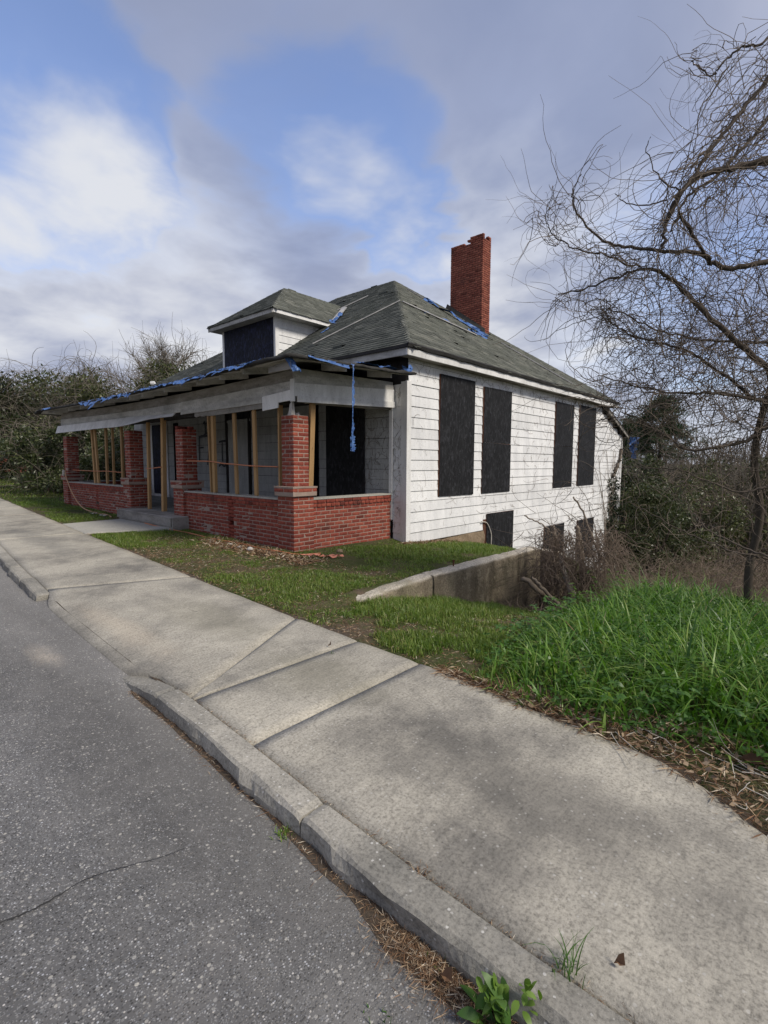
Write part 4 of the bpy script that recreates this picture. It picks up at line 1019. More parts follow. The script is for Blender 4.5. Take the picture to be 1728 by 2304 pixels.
# ------------------------------------------------------------------ timber props under the porch beam
def prop(A, B, label, w=.089, t=.038, mats='pine_lumber', rot=0.):
    o = MB().bar(A, B, w, t, up=(math.sin(rot), -math.cos(rot), .0)).build('timber_prop', mats)
    return tag(o, label, 'prop', 'timber props holding up the porch beam')
CZ = .868
bay1 = 'bay between the cracked entry column and the corner column'
prop((-2.75, .10, CZ), (-2.79, .09, 2.47), 'rear timber prop of the doubled pair in the graffiti bay', .038, .089)
prop((-2.62, .08, CZ), (-2.61, .07, 2.47), 'front timber prop of the doubled pair in the graffiti bay', .089, .06)
prop((-1.86, .10, CZ), (-1.89, .09, 2.48), 'timber prop in front of the graffiti door panel')
prop((-1.22, .10, CZ), (-1.24, .09, 2.50), 'timber prop between the door panel and the corner column')
prop((-.53, .14, CZ), (-.53, .14, 2.50), 'timber prop standing tight against the corner brick column', .038, .089)
prop((-.10, .42, CZ), (-.03, .44, 2.52), 'leaning splintered timber prop beside the corner column on the open side', .05, .10)
prop((-4.98, .12, .32), (-4.82, .10, 2.47), 'thick doubled timber prop standing on the entry step', .10, .089)
prop((-5.84, .16, .33), (-5.70, .14, 2.46), 'timber prop beside the entry, hard by the white mortared column', .089, .06)
for (x0, x1, lb) in ((-9.18, -9.24, 'outermost slanted timber prop in the far porch bay, half of a close pair'), (-8.92, -9.02, 'inner slanted timber prop of the close pair in the far porch bay'), (-8.28, -8.2, 'wide timber prop in the middle of the far porch bay'), (-7.82, -7.74, 'thin timber prop right of the middle in the far porch bay'), (-7.22, -7.16, 'timber prop against the entry column in the far porch bay')):
    prop((x0, .10, CZ), (x1, .09, 2.44), lb, .089 if 'thin' not in lb else .05, .05)
def cord(name, pts, r, mat, label, cat, n=60, wig=0.):
    P = smooth_path(pts, n); P = P+np.array([[random.gauss(0, wig) for _ in range(3)] for _ in P])
    s_ = Soup(); s_.tube(P, r, 6); return tag(s_.build(name, mat, smooth=True), label, cat)
cord('orange_ribbon', [(-3.7, .05, 1.50), (-2.7, .03, 1.49), (-2.2, .03, 1.45), (-1.88, .03, 1.44), (-1.24, .04, 1.41), (-.5, .05, 1.40)], .012, 'orange_cord', 'faded orange ribbon strung across the props in the graffiti bay', 'ribbon')
cord('orange_ribbon', [(-5.78, .08, 1.32), (-5.4, .07, 1.33), (-4.9, .06, 1.36)], .011, 'orange_cord', 'faded orange ribbon tied across the entry props', 'ribbon')
cord('orange_ribbon', [(-11.0, .1, 1.22), (-9.1, .05, 1.21), (-8.2, .05, 1.22), (-7.3, .1, 1.20)], .011, 'orange_cord', 'faded orange ribbon strung across the far porch bay', 'ribbon')
cord('rope', [(-11.05, -.09, 1.22), (-11.0, -.12, 1.12), (-10.7, -.16, .88), (-10.2, -.2, .55), (-9.5, -.26, .28), (-8.9, -.3, .16), (-8.0, -.33, .12), (-7.3, -.3, .11), (-6.6, -.45, .11)], .016, 'tan_rope', 'tan rope looping down from the end column to the lawn', 'rope')
s_ = Soup()
for k in range(4):
    a = np.linspace(0, 2*np.pi, 20); s_.tube(np.stack([-11.13+.03*np.cos(a)+.07*(k % 2), np.full(20, -.12-.012*k), 1.13+.07*np.sin(a)*(1+.1*k)], -1), .015, 5)
tag(s_.build('rope_coil', 'bleached_wood'), 'pale rope coil tied to the end brick column', 'rope')
gz = lambda x, y, d=0.: (x, y, float(land(x, y))+d)
cord('extension_cord', [gz(-4.6, -.5, .08), gz(-3.9, -.38, .03), gz(-3.0, -.30, .015), gz(-2.0, -.33, .015), gz(-1.2, -.24, .02), gz(-.5, -.3, .02), gz(-.1, -.26, .03), gz(.25, -.14, .015), gz(.42, .2, .015)], .010, 'orange_cord', 'orange cord lying along the foot of the brick porch wall', 'cord')

# ------------------------------------------------------------------ torn blue tarpaulin
def ribbon(P, w, crumple=.02, n=None, droop=None, seed=0, cols=5):
    """crumpled sheet strip along path P; w = width vectors or width; returns verts, quads"""
    rg = np.random.default_rng(seed); P = np.asarray(P, float); n = len(P); V = []
    for k in range(n):
        wk = w[k] if np.ndim(w) == 2 else np.array(w, float)
        for c_ in range(cols+1): V.append(P[k]+wk*(c_/cols)*(1+.25*rg.normal())+rg.normal(0, crumple, 3))
    F = [(k*(cols+1)+c_, k*(cols+1)+c_+1, (k+1)*(cols+1)+c_+1, (k+1)*(cols+1)+c_) for k in range(n-1) for c_ in range(cols)]
    return np.array(V), np.array(F)
def tarp(name, parts, label):
    s_ = Soup()
    for V, F in parts: s_.add(V, F)
    o = s_.build(name, 'blue_tarp', smooth=True); return tag(o, label, 'tarpaulin', 'torn blue tarpaulin scraps')
def eave_strip(x0, x1, seed, w=.10, hang=.05):
    n = int((x1-x0)/.06); P = []; Wd = []
    for k in range(n+1):
        x = x0+(x1-x0)*k/n; P.append((x, -.58-.04*float(fbm(x, seed, 2.)), porch_roof_z(x, -.6)+.050)); tt = math.sin(math.pi*k/n)**.4
        Wd.append((0, -w*(.9+.6*float(fbm(x*2, seed, 1.5)))*tt, -hang*(.4+1.6*float(fbm(x*3, seed+3, 1.5, 1)))*tt))
    return ribbon(P, np.array(Wd), .008, seed=seed)
tarp('tarpaulin', [eave_strip(-8.0, -4.6, 1, .12, .12)], 'torn blue tarpaulin strip bunched along the porch eave above the entry')
tarp('tarpaulin', [eave_strip(-4.6, .10, 2, .11, .075)], 'long narrow blue tarpaulin strip along the porch eave near the corner')
tarp('tarpaulin', [eave_strip(-11.0, -10.2, 3, .10, .05)], 'small blue tarpaulin scrap at the far end of the porch eave')
P = [(.55+.02*k, -.60+.02*k, 3.03-.045*k) for k in range(6)]
tarp('tarpaulin', [ribbon(P, (.07, .09, -.0), .010, seed=5), ribbon([(.74, -.3+.12*k, 3.06-.005*k) for k in range(8)], (.02, 0, -.04), .006, seed=6)], 'blue tarpaulin tuft hanging from the porch roof corner')
P = smooth_path([(.735, .60, 3.06), (.77, .61, 3.0), (.76, .60, 2.6), (.765, .60, 2.2), (.76, .59, 1.95), (.755, .60, 1.78), (.76, .60, 1.66)], 46)
wv = np.array([(.012, .028*(1+.5*math.sin(k*.5)) if k < 32 else .05*(1+.4*random.random()), 0) for k in range(46)])
tarp('tarpaulin', [ribbon(P, wv, .003, seed=7, cols=3), ribbon(P[32:]+np.array([.01, -.02, 0]), (.01, -.03, .0), .004, seed=8, cols=2)], 'long thin blue tarpaulin streamer dangling from the porch side eave')
tarp('tarpaulin', [ribbon([(.70, .9+.09*k, porch_roof_z(.6, .9+.09*k)+.05+.02*math.sin(k)) for k in range(16)], (-.22, 0, .01), .012, seed=9), ribbon([(.74, 1.95+.05*k, 3.10) for k in range(6)], (-.02, 0, .14), .02, seed=10)], 'blue tarpaulin folds lying on the porch side roof by the house corner')
def on_front(x, y, h=.03): return (x, y, 3.66+(y-2.2)*.6508+h)
def on_right(x, y, h=.03): return (x, y, 3.66+(.65-x)*.7077+h)
tarp('tarpaulin', [ribbon([on_front(-4.25-.05*k, 4.85+.10*k, .05+.02*(k % 2)) for k in range(8)], (-.22, .02, .05), .035, seed=11), ribbon([on_front(-4.05+.0*k, 4.5-.07*k, .03) for k in range(5)], (-.06, 0, .0), .01, seed=12)], 'bunched blue tarpaulin scrap in the valley beside the dormer')
MBv = MB().bar(on_front(-4.45, 5.05, .06), on_front(-5.0, 6.0, .12), .14, .03); tag(MBv.build('loose_board', 'pale_batten'), 'loose pale board lying on the roof beside the dormer', 'board')
P = [on_right(-2.2+.045*k, 5.5+.16*k, .05) for k in range(17)]
tarp('tarpaulin', [ribbon(P, (-.05, .02, .04), .015, seed=13, cols=3)], 'long blue tarpaulin strip pinned under the batten on the side roof')
tarp('tarpaulin', [ribbon([on_right(-3.75+.17*k, 8.35+.05*k, .05+.04*(k in (4, 5, 6))) for k in range(13)], (-.05, .20, .06), .03, seed=14), ribbon([on_right(-1.85+.05*k, 8.1+.1*k, .05) for k in range(7)], (-.10, .1, .05), .025, seed=15)], 'crumpled blue tarpaulin scrap in front of the chimney foot')
tarp('tarpaulin', [ribbon([(.55-.004*k, 16.05+.01*k, 2.52-.055*k) for k in range(10)], (.28, .1, -.02), .035, seed=16), ribbon([(.62, 16.1, 2.05-.06*k) for k in range(7)], (.13, .04, 0), .025, seed=17)], 'blue tarpaulin scrap hanging at the far rear corner of the house')
# service mast and weatherhead above the far porch roof
mast = MB().tube([(-14.6, 4.4, .1), (-14.6, 4.4, 4.52)], .04, 8).tube([(-14.6, 4.4, 4.5), (-14.6, 4.4, 4.66), (-14.62, 4.36, 4.72), (-14.7, 4.25, 4.70)], .085, 8).tube([(-14.6, 4.4, 4.45), (-14.3, 4.5, 4.3), (-14.0, 4.6, 3.9), (-13.95, 4.6, 3.4)], .02, 6)
tag(mast.build('service_mast', 'galvanised', smooth=True), 'pale service mast with curved weatherhead standing beyond the porch roof', 'mast')

# ------------------------------------------------------------------ rubble and litter at the foot of the porch
def stone(loc, s_, mat, label, cat, seed):
    rg = np.random.default_rng(seed); V = []; F = []; n1, n2 = 7, 5
    for a in range(n2+1):
        th = math.pi*a/n2
        for b_ in range(n1):
            ph = 2*math.pi*b_/n1; r_ = s_*(.75+.5*rg.random()); V.append((loc[0]+r_*math.sin(th)*math.cos(ph), loc[1]+r_*.8*math.sin(th)*math.sin(ph), loc[2]+r_*.55*math.cos(th)))
    F = [(a*n1+b_, a*n1+(b_+1) % n1, (a+1)*n1+(b_+1) % n1, (a+1)*n1+b_) for a in range(n2) for b_ in range(n1)]
    return tag(np_obj('stone', V, F, mat), label, cat, 'rubble at the foot of the corner column')
stone(gz(-.62, -.46, .02), .075, 'pale_stone', 'pale broken stone, the largest near the corner column', 'stone', 1)
stone(gz(-1.0, -.42, .01), .05, 'pale_stone', 'small pale stone beside the orange cord by the brick wall', 'stone', 2)
stone(gz(-1.35, -.38, .01), .045, 'pale_stone', 'flat whitish rubble piece by the brick wall, away from the column', 'stone', 3)
stone(gz(.50, .55, .02), .07, 'clay_footing', 'brownish rubble lump at the side of the corner column', 'stone', 4)
for k, (x, y, lb) in enumerate(((.35, -.22, 'orange plastic scrap lying flat at the corner column foot'), (.62, -.02, 'crumpled orange and white plastic scrap on the lawn by the corner column'))):
    V, F = ribbon([(x+.05*q, y+.03*q, float(land(x, y))+.03) for q in range(6)], (.06, .11, .01), .014, seed=30+k)
    tag(np_obj('plastic_scrap', V, F, 'orange_plastic'), lb, 'scrap')
for k, (x, y) in enumerate(((-7.9, -.52), (-7.2, -.55))):
    V, F = ribbon([(x+.05*q, y+.01*q, float(land(x, y))+.03) for q in range(6)], (.02, .10, .01), .008, seed=40+k)
    tag(np_obj('paper_scrap', V, F, 'bleached_wood'), ('white paper scrap in the grass nearest the rope', 'white paper scrap in the grass nearest the entry step')[k], 'scrap')
V, F = ribbon([(3.55+.10*q, 2.0+.045*q, float(land(3.8, 2.1))+.05) for q in range(9)], (.05, .22, .0), .006, seed=50)
tag(np_obj('sheet_scrap', V, F, 'galvanised'), 'pale flat sheet lying below the dead vine stump', 'scrap')

# ------------------------------------------------------------------ plants: batch builders
R = np.random.default_rng(11)
def unit(a): return a/(np.linalg.norm(a, axis=-1, keepdims=True)+1e-9)
def batch_tubes(P, r, sides=3):
    N, n, _ = P.shape; T = unit(np.gradient(P, axis=1)); ref = np.where(np.abs(T[..., 2:3]) > .9, np.array([1., 0, 0]), np.array([0, 0, 1.]))
    A = unit(np.cross(T, ref)); B = np.cross(T, A); th = np.arange(sides)*2*np.pi/sides
    V = P[:, :, None, :]+r[:, :, None, None]*(np.cos(th)[:, None]*A[:, :, None, :]+np.sin(th)[:, None]*B[:, :, None, :])
    i = (np.arange(N)[:, None, None]*n+np.arange(n-1)[None, :, None])*sides; j = np.arange(sides)[None, None, :]; k = (j+1) % sides
    return V.reshape(-1, 3), np.stack([i+j, i+k, i+sides+k, i+sides+j], -1).reshape(-1, 4)
def batch_walk(P0, D, L, n=10, curl=.35, wig=.18, grav=0.):
    """curling random shoots from P0 in directions D with lengths L"""
    N = len(P0); P = [P0]; d = unit(D); ax = unit(R.normal(size=(N, 3))); st = (L/(n-1))[:, None]; cv = R.normal(0, curl, (N, 1))
    for k in range(n-1):
        d = unit(d+np.cross(ax, d)*cv+R.normal(0, wig, (N, 3))+np.array([0, 0, -1.])*np.asarray(grav).reshape(-1, 1)); P.append(P[-1]+d*st)
    return np.stack(P, 1)
def shoots(s_, P0, D, L, r0, n=10, curl=.35, wig=.18, grav=0., tip=.35, sides=3):
    P = batch_walk(P0, D, L, n, curl, wig, grav); r = np.asarray(r0).reshape(-1, 1)*np.linspace(1, tip, n)[None, :]; s_.add(*batch_tubes(P, np.broadcast_to(r, P.shape[:2]), sides)); return P
def batch_leaves(Cn, D, l, w, fold=.25):
    D = unit(D); S_ = unit(np.cross(D, R.normal(size=D.shape))); U = np.cross(S_, D); l = np.asarray(l).reshape(-1, 1); w = np.asarray(w).reshape(-1, 1)
    V = np.stack([Cn, Cn+D*l*.5+S_*w*.5+U*w*fold, Cn+D*l, Cn+D*l*.5-S_*w*.5+U*w*fold], 1).reshape(-1, 3)
    b_ = np.arange(len(Cn))[:, None]*4; return V, b_+np.array([[0, 1, 2, 3]])
def batch_blades(B, h, lean, w, bend, n=4):
    """grass blades: lean = unit xy, bend 0..1"""
    N = len(B); t = np.linspace(0, 1, n+1); h = h[:, None]; bend = bend[:, None]
    fwd = np.stack([lean[:, 0], lean[:, 1], np.zeros(N)], -1); side = np.stack([-lean[:, 1], lean[:, 0], np.zeros(N)], -1)
    a = R.uniform(-.9, .9, (N, 1)); side = unit(side*np.cos(a)+fwd*np.sin(a))
    z = h*(t-.55*bend*t**2.2); q = h*bend*.75*t**1.7
    mid = B[:, None, :]+fwd[:, None, :]*q[..., None]+np.array([0, 0, 1.])*z[..., None]
    ww = (w[:, None]*(1-t**2.2)*.5+.0004)[..., None]
    V = np.stack([mid-side[:, None, :]*ww, mid+side[:, None, :]*ww], 2).reshape(-1, 3)
    i = (np.arange(N)[:, None]*(n+1)+np.arange(n)[None, :])*2
    return V, np.stack([i, i+1, i+3, i+2], -1).reshape(-1, 4)
def strip_leaves(Cn, D, l, w, droop=.3, n=5, peak=.9):
    """pointed oval leaves with a drooping midrib"""
    D = unit(np.asarray(D, float)); S_ = unit(np.cross(D, np.array([0, 0, 1.])+R.normal(0, .25, D.shape))); t = np.linspace(0, 1, n+1); N = len(Cn); l = np.asarray(l).reshape(-1, 1); w = np.asarray(w).reshape(-1, 1)
    mid = Cn[:, None, :]+D[:, None, :]*(l*t)[..., None]-np.array([0, 0, 1.])*(droop*l*t**2)[..., None]
    ww = (w*.5*(np.sin(np.pi*t**peak)**.8+.03))[..., None]; up = np.array([0, 0, 1.])*ww*.35
    V = np.stack([mid-S_[:, None, :]*ww+up, mid+S_[:, None, :]*ww+up], 2).reshape(-1, 3); i = (np.arange(N)[:, None]*(n+1)+np.arange(n)[None, :])*2
    return V, np.stack([i, i+1, i+3, i+2], -1).reshape(-1, 4)
def rdir(N, up=0.): d = R.normal(size=(N, 3)); d[:, 2] = d[:, 2]+up; return unit(d)

# ------------------------------------------------------------------ lawn
def clear_of_built(x, y):
    ok = y > le_y(x)+.03*R.normal(size=len(x))
    ok &= ~((x > -6.35) & (x < -3.6) & (y < .1) & (x+1.5*0 > -6.05-.15*(y+1.68)) & (x < -4.28+.39*(y+1.8)))
    ok &= ~((x > -11.4) & (x < .12) & (y > -.07) & (y < 16)); ok &= ~((x > -12.3) & (x < .45) & (y > 2.4) & (y < 16)); ok &= ~((x > 2.48) & (x < 2.79) & (y > -1.28) & (y < 3.5))
    ok &= ~((x > -6.45) & (x < -3.5) & (y > -.4)); ok &= ~((x > 4.95-.1*(y+2)) & (y > -2.2))
    return ok
s_ = Soup()
def lawn(N, x0, x1, y0, y1, h0, h1, w, thr, n=2):
    x = R.uniform(x0, x1, N); y = R.uniform(y0, y1, N); k = clear_of_built(x, y); x, y = x[k], y[k]
    m_ = fbm(x, y, 1.15)*.6+fbm(x+31, y+17, 4.2, 1)*.4; m_ = m_+.06*smoothstep(1.2, .2, np.abs(y-(le_y(x)+.9)))
    bare = smoothstep(.75, .25, np.hypot((x+.35)/1.3, (y+.45)/.35))*.22+smoothstep(.12, .0, y-le_y(x))*.16+smoothstep(1.3, .6, np.hypot((x-3.9)/1., (y+1.9)/.45))*.12
    k = m_-bare > thr+R.normal(0, .035, len(x)); x, y, m_ = x[k], y[k], m_[k]; N = len(x)
    B = np.stack([x, y, land(x, y)-.008], -1); a = R.uniform(0, 6.283, N); g_ = smoothstep(thr, thr+.2, m_)
    s_.add(*batch_blades(B, R.uniform(h0, h1, N)*(.55+.75*g_), np.stack([np.cos(a), np.sin(a)], -1), R.uniform(.7, 1.3, N)*w, R.uniform(.2, 1., N), n))
lawn(125000, -6, 4.95, -2.35, .0, .025, .075, .0055, .475); lawn(42000, .1, 2.5, -.1, 5.6, .03, .085, .006, .42); lawn(34000, 2.75, 4.95, -2.3, 2.6, .03, .11, .006, .455)
lawn(30000, -14, -6, -2., .1, .03, .08, .009, .44); lawn(30000, -34, -11.5, -1.6, 16., .05, .10, .022, .36)
tag(s_.build('lawn_grass', 'lawn_blade'), 'short patchy green lawn grass around the house and walk', 'grass', kind='stuff')
# dead thatch lying between the blades
s_ = Soup(); N = 26000; x = R.uniform(-6, 4.95, N); y = R.uniform(-2.3, .0, N); k = clear_of_built(x, y); x, y = x[k], y[k]; N = len(x)
B = np.stack([x, y, land(x, y)+.002], -1); d = R.normal(size=(N, 3)); d[:, 2] = np.abs(d[:, 2])*.18; s_.add(*batch_leaves(B, d, R.uniform(.02, .06, N), R.uniform(.003, .007, N)))
N = 3400; x = R.uniform(-2.2, .9, N); y = R.normal(-.38, .16, N); k = (y < -.08) | (x > .1); x, y = x[k], y[k]; N = len(x)
d = R.normal(size=(N, 3)); d[:, 2] = np.abs(d[:, 2])*.3; s_.add(*batch_leaves(np.stack([x, y, land(x, y)+.004], -1), d, R.uniform(.03, .12, N), R.uniform(.004, .02, N)))
N = 2600; x = R.uniform(.4, .75, N); y = R.uniform(2.2, 5.4, N); d = R.normal(size=(N, 3)); d[:, 2] = np.abs(d[:, 2])*.3
s_.add(*batch_leaves(np.stack([x, y, land(x, y)+.004], -1), d, R.uniform(.03, .1, N), R.uniform(.004, .015, N)))
tag(s_.build('dead_thatch', 'straw'), 'brown dead thatch and litter lying among the lawn grass', 'litter', kind='stuff')

# ------------------------------------------------------------------ tall lush grass beside the pavement
def lushx(y): return np.interp(y, [-2.4, -1.6, 0, 1.5, 3], [5.05, 4.72, 4.5, 4.4, 4.35])
N = 26000; x = R.uniform(4.3, 9.5, N); y = R.uniform(-2.9, 3.3, N); e = x-lushx(y); m_ = fbm(x, y, 1.3)
front = y-le_y(x)-np.interp(x, [5, 5.8, 6.4, 7.2, 9], [.02, .10, .45, .85, 1.1]); k = (e+R.normal(0, .09, N) > 0) & (front+R.normal(0, .05, N) > .0) & (R.random(N) < .45+m_)
x, y, e, front, m_ = [a[k] for a in (x, y, e, front, m_)]; N = len(x)
clump = fbm(x+5, y+9, 3.4, 2); h = (.18+.36*smoothstep(0, .8, np.minimum(e, front+.15)))*R.uniform(.45, 1.25, N)*(.30+.5*m_+.65*clump); a = R.uniform(0, 6.283, N)
B = np.stack([x, y, land(x, y)-.02], -1); s_ = Soup()
wide = R.random(N) < .35
s_.add(*batch_blades(B, h*1.25, np.stack([np.cos(a), np.sin(a)], -1), np.where(wide, R.uniform(.013, .022, N), R.uniform(.005, .011, N)), R.uniform(.35, 1.25, N), 6))
tall = s_; s_ = Soup(); k = R.random(N) < .055
s_.add(*batch_blades(B[k], h[k]*R.uniform(.8, 1.3, k.sum()), np.stack([np.cos(a[k]), np.sin(a[k])], -1), R.uniform(.003, .008, k.sum()), R.uniform(.3, 1.4, k.sum()), 5))
tag(s_.build('dry_grass', 'straw'), 'dry straw-coloured blades scattered through the tall grass', 'grass', kind='stuff'); s_ = tall
tag(s_.build('tall_grass', 'tall_blade'), 'lush tall arching green grass beside the pavement', 'grass', kind='stuff')
s_ = Soup(); N = 11000; x = R.uniform(4.35, 8.5, N); y = R.uniform(-2.8, 3.1, N); e = x-lushx(y); front = y-le_y(x)-np.interp(x, [5, 5.8, 6.4, 7.2, 9], [.0, .07, .40, .8, 1.0])
k = (e+R.normal(0, .10, N) > -.02) & (front+R.normal(0, .05, N) > -.02); x, y, e, front = x[k], y[k], e[k], front[k]; N = len(x)
hh = R.uniform(.02, 1., N)*(.14+.22*smoothstep(0, .8, np.minimum(e, front+.1)))
for q in range(3):
    a = R.uniform(0, 6.283, N); d = np.stack([np.cos(a), np.sin(a), R.uniform(-.1, .5, N)], -1)
    s_.add(*batch_leaves(np.stack([x, y, land(x, y)+hh], -1)+R.normal(0, .006, (N, 3)), d, R.uniform(.018, .045, N), R.uniform(.014, .032, N)))
tag(s_.build('clover_undergrowth', 'weed_leaf'), 'small round clover leaves growing under the tall grass', 'ground cover', kind='stuff')
def weed(name, base, nst, hgt, mat, label, leafl, leafw, spread=.5, group=None, broad=1, seed=0, nl=9):
    root = empty(name, tuple(base), label, 'plant', group); s1 = Soup(); s2 = Soup()
    P0 = np.tile(np.array(base), (nst, 1))+R.normal(0, .012, (nst, 3))*np.array([1, 1, 0]); D = R.normal(0, spread, (nst, 3)); D[:, 2] = 1.
    P = shoots(s1, P0, D, R.uniform(.6, 1., nst)*hgt, .003, 8, .12, .08, .0); 
    Q = P[:, 1:].reshape(-1, 3); Q = Q[R.integers(0, len(Q), nl*nst)]; a = R.uniform(0, 6.283, len(Q)); d = np.stack([np.cos(a), np.sin(a), R.uniform(.0, .9, len(Q))], -1)
    s2.add(*strip_leaves(Q, d, R.uniform(.6, 1.2, len(Q))*leafl, R.uniform(.7, 1.2, len(Q))*leafw*.8, .25, 3))
    s1.build('stem', mat, root); s2.build('foliage', mat, root); return root
gl = lambda x, y: (x, y, float(land(x, y)))
for k, (x, y, h_, lb) in enumerate(((4.62, 1.75, .62, 'bright feathery weed, tallest at the back of the tall grass by the brush'), (4.95, 2.1, .45, 'bright feathery weed behind the tall grass, beside the tallest one'), (5.45, 2.3, .42, 'bright feathery weed behind the middle of the tall grass'), (4.45, .95, .40, 'bright feathery weed at the house-side edge of the tall grass'), (5.95, 2.4, .40, 'bright feathery weed behind the tall grass towards the vine tree'))):
    weed('feathery_weed', gl(x, y), 16, h_, 'fresh_leaf', lb, .055, .03, .45, 'bright weeds round the tall grass', nl=26)
weed('feathery_weed', gl(5.62, -1.95), 9, .26, 'fresh_leaf', 'yellow-green ferny weed at the pavement edge of the tall grass', .055, .03, .7, 'bright weeds round the tall grass', nl=14)
N = 2400; x = R.uniform(4.5, 7.4, N); y = R.uniform(-2.7, 1.5, N); e = x-lushx(y); front = y-le_y(x)-np.interp(x, [5, 5.8, 6.4, 7.2, 9], [.0, .07, .40, .8, 1.0]); k = (np.minimum(e, front) > -.03) & (np.minimum(e, front) < .38*R.random(N)+.1) & (fbm(x, y, 2.2) > .46)
x, y, e, front = x[k], y[k], e[k], front[k]; s_ = Soup(); N = len(x); hh = R.uniform(.05, .30, N)
for q in range(5):
    a = R.uniform(0, 6.283, N); s_.add(*strip_leaves(np.stack([x, y, land(x, y)+hh], -1), np.stack([np.cos(a), np.sin(a), R.uniform(.0, .7, N)], -1), R.uniform(.025, .06, N), R.uniform(.014, .03, N), .35, 3))
tag(s_.build('leafy_ground_weeds', 'weed_leaf'), 'small lobed weeds crowding the edge of the tall grass', 'ground cover', kind='stuff')
# weeds in the gutter and joints
kz = lambda x: road_z(x, float(ki_y(x))-.2)
root = empty('broad_leaf_weed', (6.06, -4.04, kz(6.06)), 'broad-leaved green weed growing from the gutter against the kerb', 'plant')
s1 = Soup(); N = 26; a = R.uniform(0, 6.283, N); B = np.tile(np.array((6.06, -4.05, kz(6.06))), (N, 1))+R.normal(0, .03, (N, 3))*np.array([1, .6, 0]); d = np.stack([np.cos(a), np.sin(a), R.uniform(.5, 2.2, N)], -1)
hgt = np.concatenate([np.zeros(14), R.uniform(.03, .13, 12)]); B[:, 2] += hgt; s1.add(*strip_leaves(B, d, R.uniform(.07, .13, N), R.uniform(.022, .036, N))); s1.build('leaf_rosette', 'weed_leaf', root)
s1 = Soup(); N = 34; Q = np.array([(6.05, -4.06, kz(6.06)+.12), (6.13, -4.0, kz(6.1)+.11)])[R.integers(0, 2, N)]+R.normal(0, .018, (N, 3)); s1.add(*strip_leaves(Q, rdir(N, .8), R.uniform(.03, .06, N), R.uniform(.014, .024, N))); s1.build('young_leaves', 'fresh_leaf', root)
s1 = Soup(); shoots(s1, np.tile(np.array((6.06, -4.05, kz(6.06)-.01)), (5, 1)), rdir(5, 2.5), R.uniform(.1, .18, 5), .004, 6, .1, .06); s1.build('stem', 'weed_leaf', root)
def tuft(x, y, z, N, h0, h1, label, mat='weed_leaf', w=.004, sp=.02):
    s1 = Soup(); a = R.uniform(0, 6.283, N); B = np.stack([x+R.normal(0, sp, N), y+R.normal(0, sp, N), np.full(N, z-.005)], -1)
    s1.add(*batch_blades(B, R.uniform(h0, h1, N), np.stack([np.cos(a), np.sin(a)], -1), R.uniform(.6, 1.3, N)*w, R.uniform(.1, .9, N), 4)); return tag(s1.build('grass_tuft', mat), label, 'grass', 'grass tufts in the pavement joints')
tuft(4.95, -3.99, kz(4.95), 40, .02, .055, 'small yellowish grass tuft where two kerb stones meet', 'fresh_leaf', .005)
tuft(6.17, -3.845, float(walk_z(6.17, -3.85))-.01, 26, .05, .20, 'tall thin grass tuft in the joint behind the kerb', w=.004)
tuft(5.60, -3.835, float(walk_z(5.6, -3.85))-.01, 30, .02, .05, 'low dry grass tuft in the joint behind the kerb', 'straw', .004)
tuft(5.80, -4.30, road_z(5.8, -4.3), 45, .015, .04, 'mossy tuft on the asphalt away from the kerb', w=.005, sp=.03)
tuft(3.75, -2.6, float(walk_z(3.75, -2.6))-.01, 8, .02, .05, 'tiny grass tuft in the joint across the pavement', w=.003, sp=.01)
for k in range(3): tuft(5.85+.10*k, -4.0, kz(5.9), 22, .02, .06, ('thin green tuft in the gutter litter left of the broad weed', 'middle green tuft in the gutter litter by the kerb', 'green tuft in the gutter touching the broad weed')[k], w=.004, sp=.03)

# ------------------------------------------------------------------ gutter soil and pine-straw litter
def patch(name, xs_, y_of, wd, zf, mat, parent, seed):
    V = []; n = len(xs_)
    for k, x in enumerate(xs_):
        w = wd(x); y = y_of(x)
        for c_ in range(6): yy = y-w*c_/5; V.append((x, yy, zf(x, yy)+(.012 if c_ == 0 else .009*(1-c_/5)+.002)))
    F = [(k*6+c_, k*6+c_+1, (k+1)*6+c_+1, (k+1)*6+c_) for k in range(n-1) for c_ in range(5)]
    return np_obj(name, V, F, mat, parent, True)
xs_ = np.arange(2.95, 8.5, .05)
gw = lambda x: .012+.045*float(fbm(x*1.7, 3., 1.))+.10*float(smoothstep(.5, .1, abs(x-5.84)))*(.4+float(fbm(x*5, 9., 1.)))
patch('gutter_soil', xs_, lambda x: float(ki_y(x))-KW-.0, gw, lambda x, y: road_z(x, y), 'dirt_joint', road, 1)
s_ = Soup(); N = 5200; x = np.concatenate([R.normal(5.84, .15, 2600), R.uniform(3., 7.5, 1400), R.uniform(3.4, 7.5, 1200)]); x = np.clip(x, 2.95, 8)
y = np.where(np.arange(N) < 4000, ki_y(x)-KW-.012-np.abs(R.normal(0, .55, N))*np.array([gw(q) for q in x]), ki_y(x)+R.normal(.0, .012, N))
z = np.array([road_z(a, b_) for a, b_ in zip(x, y)])+.010+R.uniform(0, .012, N); z[4000:] = walk_z(x[4000:], y[4000:])-.004
d = R.normal(size=(N, 3)); d[:, 2] *= .12; s_.add(*batch_leaves(np.stack([x, y, z], -1), d, np.where(np.arange(N) < 4000, R.uniform(.012, .06, N), R.uniform(.01, .03, N)), R.uniform(.001, .003, N)))
tag(s_.build('gutter_litter', 'straw'), 'brown pine-straw litter caught in the gutter and kerb joints', 'litter', kind='stuff')
